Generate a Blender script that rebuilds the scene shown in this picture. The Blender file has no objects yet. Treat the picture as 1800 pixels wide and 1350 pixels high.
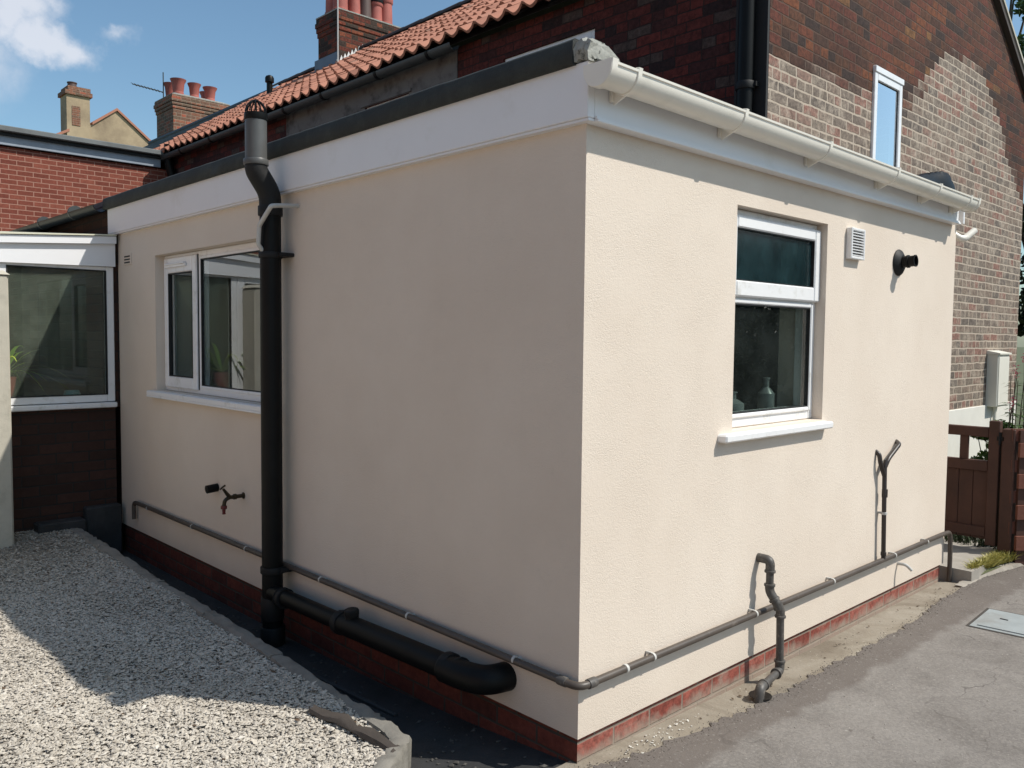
import bpy, math, random
import numpy as np
from mathutils import Vector, Matrix
R_ = math.radians
random.seed(7); rng = np.random.default_rng(11)
S = bpy.context.scene
COL = S.collection

# ------------------------------------------------------------------ camera
cam_d = bpy.data.cameras.new('camera'); cam = bpy.data.objects.new('camera', cam_d); COL.objects.link(cam)
yaw, pit, rol, FPX = 0.8104, 0.0552, 0.010, 1466.4
f_ = Vector((-math.sin(yaw)*math.cos(pit), math.cos(yaw)*math.cos(pit), -math.sin(pit)))
r_ = f_.cross(Vector((0, 0, 1))).normalized(); u_ = r_.cross(f_)
r2 = r_*math.cos(rol)+u_*math.sin(rol); u2 = -r_*math.sin(rol)+u_*math.cos(rol)
cam.matrix_world = Matrix(((r2.x, u2.x, -f_.x, 1.9699), (r2.y, u2.y, -f_.y, -2.2212), (r2.z, u2.z, -f_.z, 1.5573), (0, 0, 0, 1)))
cam_d.sensor_width = 36; cam_d.lens = 36*FPX/1800; cam_d.clip_end = 3000; cam_d.clip_start = 0.05
S.camera = cam
S.render.resolution_x = 1024; S.render.resolution_y = 768

# ------------------------------------------------------------------ sky, sun, exposure
SUN = Vector((1, .64, 1.46)).normalized()
w = bpy.data.worlds.new('World'); S.world = w; w.use_nodes = True
nt = w.node_tree; nt.nodes.clear()
def N(nt, t, **k):
    n = nt.nodes.new(t)
    for a, b in k.items(): setattr(n, a, b)
    return n
def LK(nt, a, b): nt.links.new(a, b)
sky = N(nt, 'ShaderNodeTexSky', sky_type='NISHITA', sun_disc=False)
sky.sun_elevation = math.asin(SUN.z); sky.sun_rotation = math.atan2(SUN.x, SUN.y)
sky.air_density = 1.0; sky.dust_density = 1.2; sky.ozone_density = 1.0; sky.altitude = 30
bg = N(nt, 'ShaderNodeBackground'); bg.inputs[1].default_value = 0.144
out = N(nt, 'ShaderNodeOutputWorld')
tc = N(nt, 'ShaderNodeTexCoord')
def vmath(nt, op, a, b=None):
    n = N(nt, 'ShaderNodeVectorMath', operation=op)
    for i, v in enumerate((a, b)):
        if v is None: continue
        if hasattr(v, 'links'): LK(nt, v, n.inputs[i])
        else: n.inputs[i].default_value = v
    return n
def math_(nt, op, a, b=None, c=None, clamp=False):
    n = N(nt, 'ShaderNodeMath', operation=op); n.use_clamp = clamp
    for i, v in enumerate((a, b, c)):
        if v is None: continue
        if hasattr(v, 'links'): LK(nt, v, n.inputs[i])
        else: n.inputs[i].default_value = v
    return n.outputs[0]
def pixdir(px, py):
    return (f_+r2*((px-900)/FPX)-u2*((py-675)/FPX)).normalized()
# cloud puffs: directions in the sky, angular size, thickness
CL = [((25, 0), .060, 1.0), ((85, 8), .034, .8), ((100, 78), .040, 1.15), ((58, 66), .044, 1.1), ((138, 88), .036, 1.0), ((175, 100), .02, .5), ((208, 55), .024, .55), ((-5, 40), .035, .9), ((-60, -30), .09, 1.0), ((-250, 60), .15, .9), ((-150, 20), .08, .9)]
acc = None
nz = N(nt, 'ShaderNodeTexNoise'); nz.inputs['Scale'].default_value = 9; nz.inputs['Detail'].default_value = 6; nz.inputs['Roughness'].default_value = .6
LK(nt, tc.outputs['Generated'], nz.inputs['Vector'])
wv = vmath(nt, 'SCALE', vmath(nt, 'SUBTRACT', nz.outputs['Color'], (.5, .5, .5)).outputs[0]); wv.inputs['Scale'].default_value = .09
dv = vmath(nt, 'ADD', tc.outputs['Generated'], wv.outputs[0]).outputs[0]
for (p, rad, st) in CL:
    d = pixdir(*p)
    df = vmath(nt, 'SUBTRACT', dv, tuple(d)).outputs[0]
    df = vmath(nt, 'MULTIPLY', df, (1, 1, 1.5)).outputs[0]
    ln = vmath(nt, 'LENGTH', df).outputs['Value']
    v = math_(nt, 'MULTIPLY', math_(nt, 'SUBTRACT', 1.0, math_(nt, 'DIVIDE', ln, rad), clamp=True), st)
    acc = v if acc is None else math_(nt, 'MAXIMUM', acc, v)
nz2 = N(nt, 'ShaderNodeTexNoise'); nz2.inputs['Scale'].default_value = 26; nz2.inputs['Detail'].default_value = 7; nz2.inputs['Roughness'].default_value = .55
LK(nt, tc.outputs['Generated'], nz2.inputs['Vector'])
mk = math_(nt, 'MULTIPLY', math_(nt, 'POWER', acc, .75), math_(nt, 'ADD', math_(nt, 'MULTIPLY', nz2.outputs['Fac'], 2.1), -.22), clamp=True)
mr = N(nt, 'ShaderNodeMapRange'); mr.interpolation_type = 'SMOOTHSTEP'
LK(nt, mk, mr.inputs[0]); mr.inputs[1].default_value = .10; mr.inputs[2].default_value = .75; mr.inputs[3].default_value = 0; mr.inputs[4].default_value = .68
mx = N(nt, 'ShaderNodeMix', data_type='RGBA')
tint = N(nt, 'ShaderNodeMix', data_type='RGBA', blend_type='MULTIPLY'); tint.inputs['Factor'].default_value = 1
LK(nt, sky.outputs[0], tint.inputs['A']); tint.inputs['B'].default_value = (.80, .95, .95, 1)
LK(nt, mr.outputs[0], mx.inputs['Factor']); LK(nt, tint.outputs['Result'], mx.inputs['A']); mx.inputs['B'].default_value = (6.2, 6.2, 6.5, 1)
LK(nt, mx.outputs['Result'], bg.inputs[0]); LK(nt, bg.outputs[0], out.inputs[0])
sl = bpy.data.lights.new('sun', 'SUN'); sl.energy = 4.6; sl.angle = R_(.55); sl.color = (1, .95, .87)
so = bpy.data.objects.new('sun', sl); COL.objects.link(so); so.rotation_euler = SUN.to_track_quat('Z', 'Y').to_euler()
S.view_settings.view_transform = 'Standard'; S.view_settings.look = 'None'; S.view_settings.exposure = 0.04; S.view_settings.gamma = 1
S.render.engine = 'CYCLES'
S.cycles.max_bounces = 8; S.cycles.diffuse_bounces = 4; S.cycles.transparent_max_bounces = 16

# ------------------------------------------------------------------ mesh helpers
class MB:
    def __init__(s): s.v = []; s.f = []; s.sm = []; s.att = []
    def add(s, vs, fs, smooth=False, att=0.5):
        o = len(s.v); s.v += [tuple(p) for p in vs]
        for q in fs: s.f.append(tuple(o+i for i in q)); s.sm.append(smooth); s.att.append(att)
        return s
    def box(s, a, b, att=.5, bev=0):
        x0, y0, z0 = [min(a[i], b[i]) for i in range(3)]; x1, y1, z1 = [max(a[i], b[i]) for i in range(3)]
        if bev <= 0:
            vs = [(x0, y0, z0), (x1, y0, z0), (x1, y1, z0), (x0, y1, z0), (x0, y0, z1), (x1, y0, z1), (x1, y1, z1), (x0, y1, z1)]
            return s.add(vs, [(0, 3, 2, 1), (4, 5, 6, 7), (0, 1, 5, 4), (1, 2, 6, 5), (2, 3, 7, 6), (3, 0, 4, 7)], att=att)
        c = [(x0+x1)/2, (y0+y1)/2, (z0+z1)/2]; h = [(x1-x0)/2, (y1-y0)/2, (z1-z0)/2]; bev = min(bev, min(h)*.9)
        vs = []; idx = {}
        for sx in (-1, 1):
            for sy in (-1, 1):
                for sz in (-1, 1):
                    for ax in range(3):
                        p = [c[0]+sx*(h[0]-bev), c[1]+sy*(h[1]-bev), c[2]+sz*(h[2]-bev)]
                        p[ax] += (sx, sy, sz)[ax]*bev
                        idx[(sx, sy, sz, ax)] = len(vs); vs.append(tuple(p))
        fs = []
        for ax in range(3):
            o1, o2 = [i for i in range(3) if i != ax]
            for sg in (-1, 1):
                q = []
                for a1, a2 in ((-1, -1), (1, -1), (1, 1), (-1, 1)):
                    k = [0, 0, 0]; k[ax] = sg; k[o1] = a1; k[o2] = a2; q.append(idx[(*k, ax)])
                fs.append(tuple(q))
            for a1 in (-1, 1):
                for a2 in (-1, 1):
                    k0 = [0, 0, 0]; k1 = [0, 0, 0]; k0[ax] = -1; k1[ax] = 1
                    for k in (k0, k1): k[o1] = a1; k[o2] = a2
                    fs.append((idx[(*k0, o1)], idx[(*k1, o1)], idx[(*k1, o2)], idx[(*k0, o2)]))
        for sx in (-1, 1):
            for sy in (-1, 1):
                for sz in (-1, 1): fs.append(tuple(idx[(sx, sy, sz, ax)] for ax in range(3)))
        return s.add(vs, fs, att=att)
    def rings(s, rings, closed=True, caps=True, smooth=True, att=.5):
        n = len(rings[0]); vs = [p for r in rings for p in r]; fs = []
        for i in range(len(rings)-1):
            for j in range(n if closed else n-1):
                k = (j+1) % n
                fs.append((i*n+j, i*n+k, (i+1)*n+k, (i+1)*n+j))
        s.add(vs, fs, smooth, att)
        if caps and closed:
            s.add(rings[0], [tuple(range(n))[::-1]], False, att); s.add(rings[-1], [tuple(range(n))], False, att)
        return s
    def tube(s, pts, r, n=16, att=.5, caps=True, bend=0):
        pts = [Vector(p) for p in pts]; rr = r if isinstance(r, (list, tuple)) else None
        if bend > 0 and len(pts) > 2:
            q = [pts[0]]
            for i in range(1, len(pts)-1):
                a, b, c = pts[i-1], pts[i], pts[i+1]
                d1 = (a-b); d2 = (c-b); k = min(bend, d1.length*.49, d2.length*.49)
                p1 = b+d1.normalized()*k; p2 = b+d2.normalized()*k
                for t in (0, .17, .34, .5, .66, .83, 1): q.append(p1*(1-t)**2+b*2*t*(1-t)+p2*t*t)
            q.append(pts[-1]); pts = q; rr = None if rr is None else None
        T = []
        for i in range(len(pts)):
            a = pts[max(i-1, 0)]; b = pts[min(i+1, len(pts)-1)]; T.append((b-a).normalized())
        up = Vector((0, 0, 1)) if abs(T[0].z) < .9 else Vector((1, 0, 0))
        U = (up-T[0]*up.dot(T[0])).normalized(); rings = []
        for i, p in enumerate(pts):
            if i: U = (U-T[i]*U.dot(T[i])).normalized()
            W = T[i].cross(U); ra = rr[i] if rr else (r if not isinstance(r, (list, tuple)) else r[0])
            rings.append([tuple(p+(U*math.cos(2*math.pi*j/n)+W*math.sin(2*math.pi*j/n))*ra) for j in range(n)])
        return s.rings(rings, True, caps, True, att)
    def lathe(s, base, axis, prof, n=20, att=.5):
        axis = Vector(axis).normalized(); up = Vector((0, 0, 1)) if abs(axis.z) < .9 else Vector((1, 0, 0))
        U = (up-axis*up.dot(axis)).normalized(); W = axis.cross(U); base = Vector(base)
        return s.rings([[tuple(base+axis*h+(U*math.cos(2*math.pi*j/n)+W*math.sin(2*math.pi*j/n))*r) for j in range(n)] for (r, h) in prof], True, True, True, att)
    def build(s, name, mat, parent=None, sharp=35, loc=None):
        me = bpy.data.meshes.new(name)
        vs = s.v
        o = bpy.data.objects.new(name, me)
        if parent is not None:
            o.parent = parent; pl = Vector(parent['_w']) if '_w' in parent else parent.location
            vs = [(x-pl.x, y-pl.y, z-pl.z) for x, y, z in vs]; o['_w'] = tuple(pl)
        elif loc is not None:
            vs = [(x-loc[0], y-loc[1], z-loc[2]) for x, y, z in vs]; o.location = loc; o['_w'] = tuple(loc)
        else: o['_w'] = (0., 0., 0.)
        me.from_pydata(vs, [], s.f)
        me.polygons.foreach_set('use_smooth', s.sm)
        a = me.attributes.new('tone', 'FLOAT', 'FACE'); a.data.foreach_set('value', s.att)
        # planar UV in metres, by dominant normal, in world position
        uv = me.uv_layers.new(name='UVMap'); W = Vector(o['_w'])
        co = np.array(s.v, dtype=np.float64); nl = len(me.loops)
        vi = np.empty(nl, dtype=np.int32); me.loops.foreach_get('vertex_index', vi)
        nrm = np.empty(len(me.polygons)*3); me.polygons.foreach_get('normal', nrm); nrm = np.abs(nrm.reshape(-1, 3))
        tot = np.empty(len(me.polygons), dtype=np.int32); me.polygons.foreach_get('loop_total', tot)
        ax = np.repeat(np.argmax(nrm*np.array([1, 1, 1.02]), axis=1), tot); P = co[vi]
        u = np.where(ax == 0, P[:, 1], P[:, 0]); v = np.where(ax == 2, P[:, 1], P[:, 2])
        uv.data.foreach_set('uv', np.stack([u, v], 1).ravel())
        me.materials.append(mat); me.update()
        if sharp: me.set_sharp_from_angle(angle=R_(sharp))
        COL.objects.link(o); return o
def tag(o, label=None, cat=None, group=None, kind=None):
    for k, v in (('label', label), ('category', cat), ('group', group), ('kind', kind)):
        if v: o[k] = v
    return o
def thing(name, loc, label, cat, group=None):
    o = bpy.data.objects.new(name, None); COL.objects.link(o); o.location = loc; o['_w'] = tuple(float(a) for a in loc)
    o.empty_display_size = .1
    return tag(o, label, cat, group)
def panel(mb, o, u, n, L, z0, z1, holes, th, att=.5):
    """wall panel: o origin, u horizontal unit, n outward normal, rectangular holes (u0,u1,z0,z1), thickness inward"""
    o = Vector(o); u = Vector(u); n = Vector(n); Z = Vector((0, 0, 1))
    us = sorted({0, L, *[h[0] for h in holes], *[h[1] for h in holes]}); zs = sorted({z0, z1, *[h[2] for h in holes], *[h[3] for h in holes]})
    solid = lambda i, j: 0 <= i < len(us)-1 and 0 <= j < len(zs)-1 and not any(h[0]-1e-6 <= us[i] and us[i+1] <= h[1]+1e-6 and h[2]-1e-6 <= zs[j] and zs[j+1] <= h[3]+1e-6 for h in holes)
    P = lambda a, z, d: tuple(o+u*a+Z*z-n*d)
    for i in range(len(us)-1):
        for j in range(len(zs)-1):
            if not solid(i, j): continue
            a, b, c, d = us[i], us[i+1], zs[j], zs[j+1]
            mb.add([P(a, c, 0), P(b, c, 0), P(b, d, 0), P(a, d, 0)], [(0, 1, 2, 3)], att=att)
            mb.add([P(a, c, th), P(b, c, th), P(b, d, th), P(a, d, th)], [(3, 2, 1, 0)], att=att)
            if not solid(i-1, j): mb.add([P(a, c, 0), P(a, d, 0), P(a, d, th), P(a, c, th)], [(0, 1, 2, 3)], att=att)
            if not solid(i+1, j): mb.add([P(b, c, 0), P(b, d, 0), P(b, d, th), P(b, c, th)], [(3, 2, 1, 0)], att=att)
            if not solid(i, j-1): mb.add([P(a, c, 0), P(b, c, 0), P(b, c, th), P(a, c, th)], [(3, 2, 1, 0)], att=att)
            if not solid(i, j+1): mb.add([P(a, d, 0), P(b, d, 0), P(b, d, th), P(a, d, th)], [(0, 1, 2, 3)], att=att)
    return mb
def frame_bars(mb, o, u, n, u0, u1, z0, z1, w, d0, d1, bev=.004, wb=None, wt=None):
    """rectangular frame ring made of four butted bars; d0 (front) .. d1 (back) measured inward"""
    o = Vector(o); u = Vector(u); n = Vector(n); wb = wb or w; wt = wt or w
    def bx(a, b, c, d):
        p = o+u*a-n*d0; q = o+u*b-n*d1
        mb.box((p.x, p.y, c), (q.x, q.y, d), bev=bev)
    bx(u0, u0+w, z0, z1); bx(u1-w, u1, z0, z1); bx(u0+w, u1-w, z0, z0+wb); bx(u0+w, u1-w, z1-wt, z1)

# ------------------------------------------------------------------ materials
def mat(name):
    m = bpy.data.materials.new(name); m.use_nodes = True; nt = m.node_tree
    return m, nt, nt.nodes['Principled BSDF']
def ramp(nt, fac, stops, interp='LINEAR'):
    r = N(nt, 'ShaderNodeValToRGB'); r.color_ramp.interpolation = interp; e = r.color_ramp.elements
    while len(e) < len(stops): e.new(.5)
    for i, (p, c) in enumerate(stops): e[i].position = p; e[i].color = (*c, 1) if len(c) == 3 else c
    if fac is not None: LK(nt, fac, r.inputs[0])
    return r.outputs['Color']
def noise(nt, scale, detail=4, rough=.55, vec=None, dist=0):
    n = N(nt, 'ShaderNodeTexNoise'); n.inputs['Scale'].default_value = scale; n.inputs['Detail'].default_value = detail
    n.inputs['Roughness'].default_value = rough; n.inputs['Distortion'].default_value = dist
    if vec is not None: LK(nt, vec, n.inputs['Vector'])
    return n.outputs['Fac']
def geo_pos(nt): return N(nt, 'ShaderNodeNewGeometry').outputs['Position']
def mixc(nt, f, a, b, bt='MIX'):
    n = N(nt, 'ShaderNodeMix', data_type='RGBA', blend_type=bt)
    for k, v in (('Factor', f), ('A', a), ('B', b)):
        if hasattr(v, 'links'): LK(nt, v, n.inputs[k])
        elif k == 'Factor': n.inputs[k].default_value = v
        else: n.inputs[k].default_value = (*v, 1)
    return n.outputs['Result']
def bump(nt, b, h, strength, dist):
    n = N(nt, 'ShaderNodeBump'); n.inputs['Strength'].default_value = strength; n.inputs['Distance'].default_value = dist
    LK(nt, h, n.inputs['Height']); LK(nt, n.outputs[0], b.inputs['Normal']); return n
def simple(name, col, rough=.6, var=.12, sc=6, bmp=0, bsc=60, metal=0, spec=.5, dirt=None):
    m, nt, b = mat(name); P = geo_pos(nt)
    k = noise(nt, sc, 5, .6, P)
    c = ramp(nt, k, [(.25, tuple(x*(1-var) for x in col)), (.75, tuple(min(1, x*(1+var)) for x in col))])
    if dirt:
        f = ramp(nt, noise(nt, dirt[1], 6, .65, P), [(dirt[2], (0, 0, 0)), (dirt[3], (1, 1, 1))])
        c = mixc(nt, f, c, dirt[0])
    LK(nt, c, b.inputs['Base Color']); b.inputs['Roughness'].default_value = rough; b.inputs['Metallic'].default_value = metal
    b.inputs['Specular IOR Level'].default_value = spec
    if bmp: bump(nt, b, noise(nt, bsc, 4, .6, P), bmp, .004)
    return m
def brick_mat(name, bw, bh, mort, stops, mcol, bstr=.6, patch=None, header_every=0, rough=.85, smear=0, wob=.004, jag=.7, splash=None, grain=0):
    m, nt, b = mat(name)
    uv = N(nt, 'ShaderNodeUVMap').outputs[0]
    P = geo_pos(nt)
    wn = N(nt, 'ShaderNodeTexNoise'); wn.inputs['Scale'].default_value = 9; wn.inputs['Detail'].default_value = 3; LK(nt, uv, wn.inputs['Vector'])
    sc = vmath(nt, 'SCALE', vmath(nt, 'SUBTRACT', wn.outputs['Color'], (.5, .5, .5)).outputs[0]); sc.inputs['Scale'].default_value = wob*2.5
    uvw = vmath(nt, 'ADD', uv, sc.outputs[0]).outputs[0]
    sx = N(nt, 'ShaderNodeSeparateXYZ'); LK(nt, uvw, sx.inputs[0]); U, V = sx.outputs[0], sx.outputs[1]
    v = math_(nt, 'DIVIDE', V, bh); row = math_(nt, 'FLOOR', v); fv = math_(nt, 'SUBTRACT', v, row)
    if header_every:
        isH = math_(nt, 'LESS_THAN', math_(nt, 'FLOORED_MODULO', row, header_every), .5)
        rb = N(nt, 'ShaderNodeTexWhiteNoise', noise_dimensions='1D'); LK(nt, row, rb.inputs['W'])
        width = math_(nt, 'MULTIPLY', math_(nt, 'SUBTRACT', 1.0, math_(nt, 'MULTIPLY', isH, .5)), bw)
        off = math_(nt, 'ADD', math_(nt, 'MULTIPLY', row, .5), math_(nt, 'MULTIPLY', rb.outputs['Value'], .18))
    else:
        width = bw; off = math_(nt, 'MULTIPLY', row, .5)
    u = math_(nt, 'ADD', math_(nt, 'DIVIDE', U, width), off); colm = math_(nt, 'FLOOR', u); fu = math_(nt, 'SUBTRACT', u, colm)
    cb = N(nt, 'ShaderNodeCombineXYZ'); LK(nt, colm, cb.inputs[0]); LK(nt, row, cb.inputs[1])
    wnz = N(nt, 'ShaderNodeTexWhiteNoise', noise_dimensions='2D'); LK(nt, cb.outputs[0], wnz.inputs['Vector'])
    # distance to joint in metres
    du = math_(nt, 'MULTIPLY', math_(nt, 'MINIMUM', fu, math_(nt, 'SUBTRACT', 1.0, fu)), width)
    dv = math_(nt, 'MULTIPLY', math_(nt, 'MINIMUM', fv, math_(nt, 'SUBTRACT', 1.0, fv)), bh)
    dj = math_(nt, 'MINIMUM', du, dv)
    fine = noise(nt, 120, 3, .6, P); mid = noise(nt, 22, 4, .6, P)
    djn = math_(nt, 'ADD', dj, math_(nt, 'MULTIPLY', math_(nt, 'SUBTRACT', mid, .5), mort*jag))
    def sstep(x, a, c):
        r = N(nt, 'ShaderNodeMapRange'); r.interpolation_type = 'SMOOTHSTEP'; LK(nt, x, r.inputs[0]); r.inputs[1].default_value = a; r.inputs[2].default_value = c; return r.outputs[0]
    isb = sstep(djn, mort*.35, mort*.65)
    bc = ramp(nt, wnz.outputs['Value'], stops, 'CONSTANT' if len(stops) > 3 else 'LINEAR')
    bc = mixc(nt, math_(nt, 'MULTIPLY', math_(nt, 'SUBTRACT', mid, .3, clamp=True), .8), bc, tuple(x*.5 for x in stops[0][1]))
    mc = ramp(nt, mid, [(.3, tuple(x*.72 for x in mcol)), (.7, mcol)])
    if patch:
        # weathered lighter area left where another roof used to meet the wall; edge follows whole bricks
        cu = math_(nt, 'MULTIPLY', math_(nt, 'ADD', math_(nt, 'SUBTRACT', colm, off), .5), width)
        cv = math_(nt, 'MULTIPLY', math_(nt, 'ADD', row, .5), bh)
        fc = N(nt, 'ShaderNodeFloatCurve'); cm = fc.mapping.curves[0]
        u0, u1, v0, v1 = patch['range']
        while len(cm.points) < len(patch['pts']): cm.points.new(.5, .5)
        for i, (a, c) in enumerate(patch['pts']):
            cm.points[i].location = ((a-u0)/(u1-u0), (c-v0)/(v1-v0)); cm.points[i].handle_type = 'VECTOR'
        fc.mapping.update()
        LK(nt, math_(nt, 'DIVIDE', math_(nt, 'SUBTRACT', cu, u0), u1-u0, clamp=True), fc.inputs['Value'])
        lim = math_(nt, 'ADD', math_(nt, 'MULTIPLY', fc.outputs[0], v1-v0), v0)
        lim = math_(nt, 'ADD', lim, math_(nt, 'MULTIPLY', math_(nt, 'SUBTRACT', noise(nt, 2.5, 3, .6, uv), .5), .16))
        lim = math_(nt, 'ADD', lim, math_(nt, 'MULTIPLY', math_(nt, 'SUBTRACT', wnz.outputs['Value'], .5), .07))
        ir = N(nt, 'ShaderNodeMapRange'); LK(nt, math_(nt, 'SUBTRACT', lim, cv), ir.inputs[0]); ir.inputs[1].default_value = -.035; ir.inputs[2].default_value = .035
        inp = ir.outputs[0]
        pb = ramp(nt, wnz.outputs['Value'], patch['stops'], 'CONSTANT')
        sm = sstep(math_(nt, 'ADD', noise(nt, 7, 5, .7, P), math_(nt, 'MULTIPLY', fine, .35)), .62, .85)
        pb = mixc(nt, math_(nt, 'MULTIPLY', fine, .55), pb, patch['dust'])
        pb = mixc(nt, math_(nt, 'MULTIPLY', sm, .75), pb, patch['mort'])
        bc = mixc(nt, inp, bc, pb); mc = mixc(nt, inp, mc, patch['mort'])
        isb2 = sstep(djn, mort*.55, mort*.85); isb = math_(nt, 'ADD', math_(nt, 'MULTIPLY', isb, math_(nt, 'SUBTRACT', 1, inp)), math_(nt, 'MULTIPLY', isb2, inp))
        big = noise(nt, 1.3, 4, .6, P); bc = mixc(nt, math_(nt, 'MULTIPLY', math_(nt, 'SUBTRACT', 1, inp), sstep(big, .45, .7)), bc, mixc(nt, .55, bc, (.03, .018, .014)))
    if grain:
        gn = ramp(nt, noise(nt, 34, 5, .7, P), [(.3, (1-grain,)*3), (.7, (1+grain*.35,)*3)]); bc = mixc(nt, 1.0, bc, gn, 'MULTIPLY')
    col = mixc(nt, isb, mc, bc)
    if splash:
        sp = N(nt, 'ShaderNodeSeparateXYZ'); LK(nt, P, sp.inputs[0])
        hz = math_(nt, 'ADD', sp.outputs[2], math_(nt, 'MULTIPLY', math_(nt, 'SUBTRACT', noise(nt, 9, 6, .7, P), .5), .16))
        sr = N(nt, 'ShaderNodeMapRange'); LK(nt, hz, sr.inputs[0]); sr.inputs[1].default_value = .0; sr.inputs[2].default_value = .05; sr.inputs[3].default_value = .85; sr.inputs[4].default_value = 0
        col = mixc(nt, sr.outputs[0], col, splash)
    if smear:
        f = ramp(nt, noise(nt, 5, 6, .7, P), [(.58, (0, 0, 0)), (.72, (1, 1, 1))]); col = mixc(nt, math_(nt, 'MULTIPLY', f, smear), col, tuple(min(1, x*1.5) for x in mcol))
    LK(nt, col, b.inputs['Base Color']); b.inputs['Roughness'].default_value = rough; b.inputs['Specular IOR Level'].default_value = .25
    h = math_(nt, 'ADD', isb, math_(nt, 'MULTIPLY', fine, .35))
    bump(nt, b, h, bstr, .006)
    return m
def glass_mat(name, tint=(.93, .96, .95), boost=2.3, grime=0.0, rough=0.0, gcol=(.35, .4, .36), gs=3):
    m, nt, b = mat(name); nt.nodes.remove(b); o = nt.nodes['Material Output']
    tr = N(nt, 'ShaderNodeBsdfTransparent'); tr.inputs[0].default_value = (*tint, 1)
    gl = N(nt, 'ShaderNodeBsdfGlossy'); gl.inputs['Roughness'].default_value = rough; gl.inputs[0].default_value = (.93, .97, 1, 1)
    fr = N(nt, 'ShaderNodeFresnel'); fr.inputs[0].default_value = 1.5
    bk = N(nt, 'ShaderNodeNewGeometry').outputs['Backfacing']
    k = math_(nt, 'MULTIPLY', math_(nt, 'MULTIPLY', fr.outputs[0], boost, clamp=True), math_(nt, 'SUBTRACT', 1.0, bk))
    s1 = N(nt, 'ShaderNodeMixShader'); LK(nt, k, s1.inputs[0]); LK(nt, tr.outputs[0], s1.inputs[1]); LK(nt, gl.outputs[0], s1.inputs[2])
    last = s1
    if grime:
        P = geo_pos(nt)
        d = N(nt, 'ShaderNodeBsdfDiffuse'); d.inputs[0].default_value = (*gcol, 1)
        g = ramp(nt, noise(nt, gs, 6, .65, P), [(.35, (.25, .25, .25)), (.75, (1, 1, 1))])
        sp = ramp(nt, noise(nt, 90, 2, .5, P), [(.70, (0, 0, 0)), (.78, (1, 1, 1))])
        g2 = math_(nt, 'ADD', math_(nt, 'MULTIPLY', g, grime), math_(nt, 'MULTIPLY', sp, grime*1.2), clamp=True)
        s2 = N(nt, 'ShaderNodeMixShader'); LK(nt, g2, s2.inputs[0]); LK(nt, s1.outputs[0], s2.inputs[1]); LK(nt, d.outputs[0], s2.inputs[2]); last = s2
        wv = N(nt, 'ShaderNodeBump'); wv.inputs['Strength'].default_value = .08; wv.inputs['Distance'].default_value = .002; LK(nt, noise(nt, 2.2, 2, .5, P), wv.inputs['Height']); LK(nt, wv.outputs[0], gl.inputs['Normal'])
    LK(nt, last.outputs[0], o.inputs[0]); return m

# cream masonry render: stippled, faint trowel patches
m_render, nt_, b_ = mat('cream_render'); P = geo_pos(nt_)
big = noise(nt_, 1.6, 4, .55, P); mid = noise(nt_, 9, 4, .6, P)
c = ramp(nt_, big, [(.3, (.68, .585, .49)), (.7, (.73, .64, .545))])
c = mixc(nt_, math_(nt_, 'MULTIPLY', mid, .16), c, (.60, .515, .425))
mp = N(nt_, 'ShaderNodeMapping'); LK(nt_, P, mp.inputs['Vector']); mp.inputs['Scale'].default_value = (9, 9, .7)
run = ramp(nt_, noise(nt_, 1.0, 4, .6, mp.outputs[0]), [(.56, (0, 0, 0)), (.74, (1, 1, 1))])
c = mixc(nt_, math_(nt_, 'MULTIPLY', run, .045), c, (.50, .43, .35))
c = mixc(nt_, math_(nt_, 'MULTIPLY', ramp(nt_, noise(nt_, 14, 5, .75, P, 1.5), [(.6, (0, 0, 0)), (.72, (1, 1, 1))]), .16), c, (.55, .47, .38))
sz_ = N(nt_, 'ShaderNodeSeparateXYZ'); LK(nt_, P, sz_.inputs[0])
sb_ = N(nt_, 'ShaderNodeMapRange'); LK(nt_, math_(nt_, 'ADD', sz_.outputs[2], math_(nt_, 'MULTIPLY', math_(nt_, 'SUBTRACT', noise(nt_, 7, 6, .7, P), .5), .35)), sb_.inputs[0]); sb_.inputs[1].default_value = .08; sb_.inputs[2].default_value = .34; sb_.inputs[3].default_value = .16; sb_.inputs[4].default_value = 0
c = mixc(nt_, sb_.outputs[0], c, (.42, .36, .28))
LK(nt_, c, b_.inputs['Base Color']); b_.inputs['Roughness'].default_value = .88; b_.inputs['Specular IOR Level'].default_value = .2
vr = N(nt_, 'ShaderNodeTexVoronoi'); vr.inputs['Scale'].default_value = 190; LK(nt_, P, vr.inputs['Vector'])
msk = ramp(nt_, noise(nt_, 5, 4, .6, P), [(.35, (.25, .25, .25)), (.7, (1, 1, 1))])
hh = math_(nt_, 'ADD', math_(nt_, 'MULTIPLY', math_(nt_, 'ADD', math_(nt_, 'MULTIPLY', vr.outputs['Distance'], -.7), noise(nt_, 260, 3, .7, P)), msk), math_(nt_, 'MULTIPLY', noise(nt_, 60, 4, .65, P), .55))
bump(nt_, b_, hh, .48, .0036)

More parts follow.
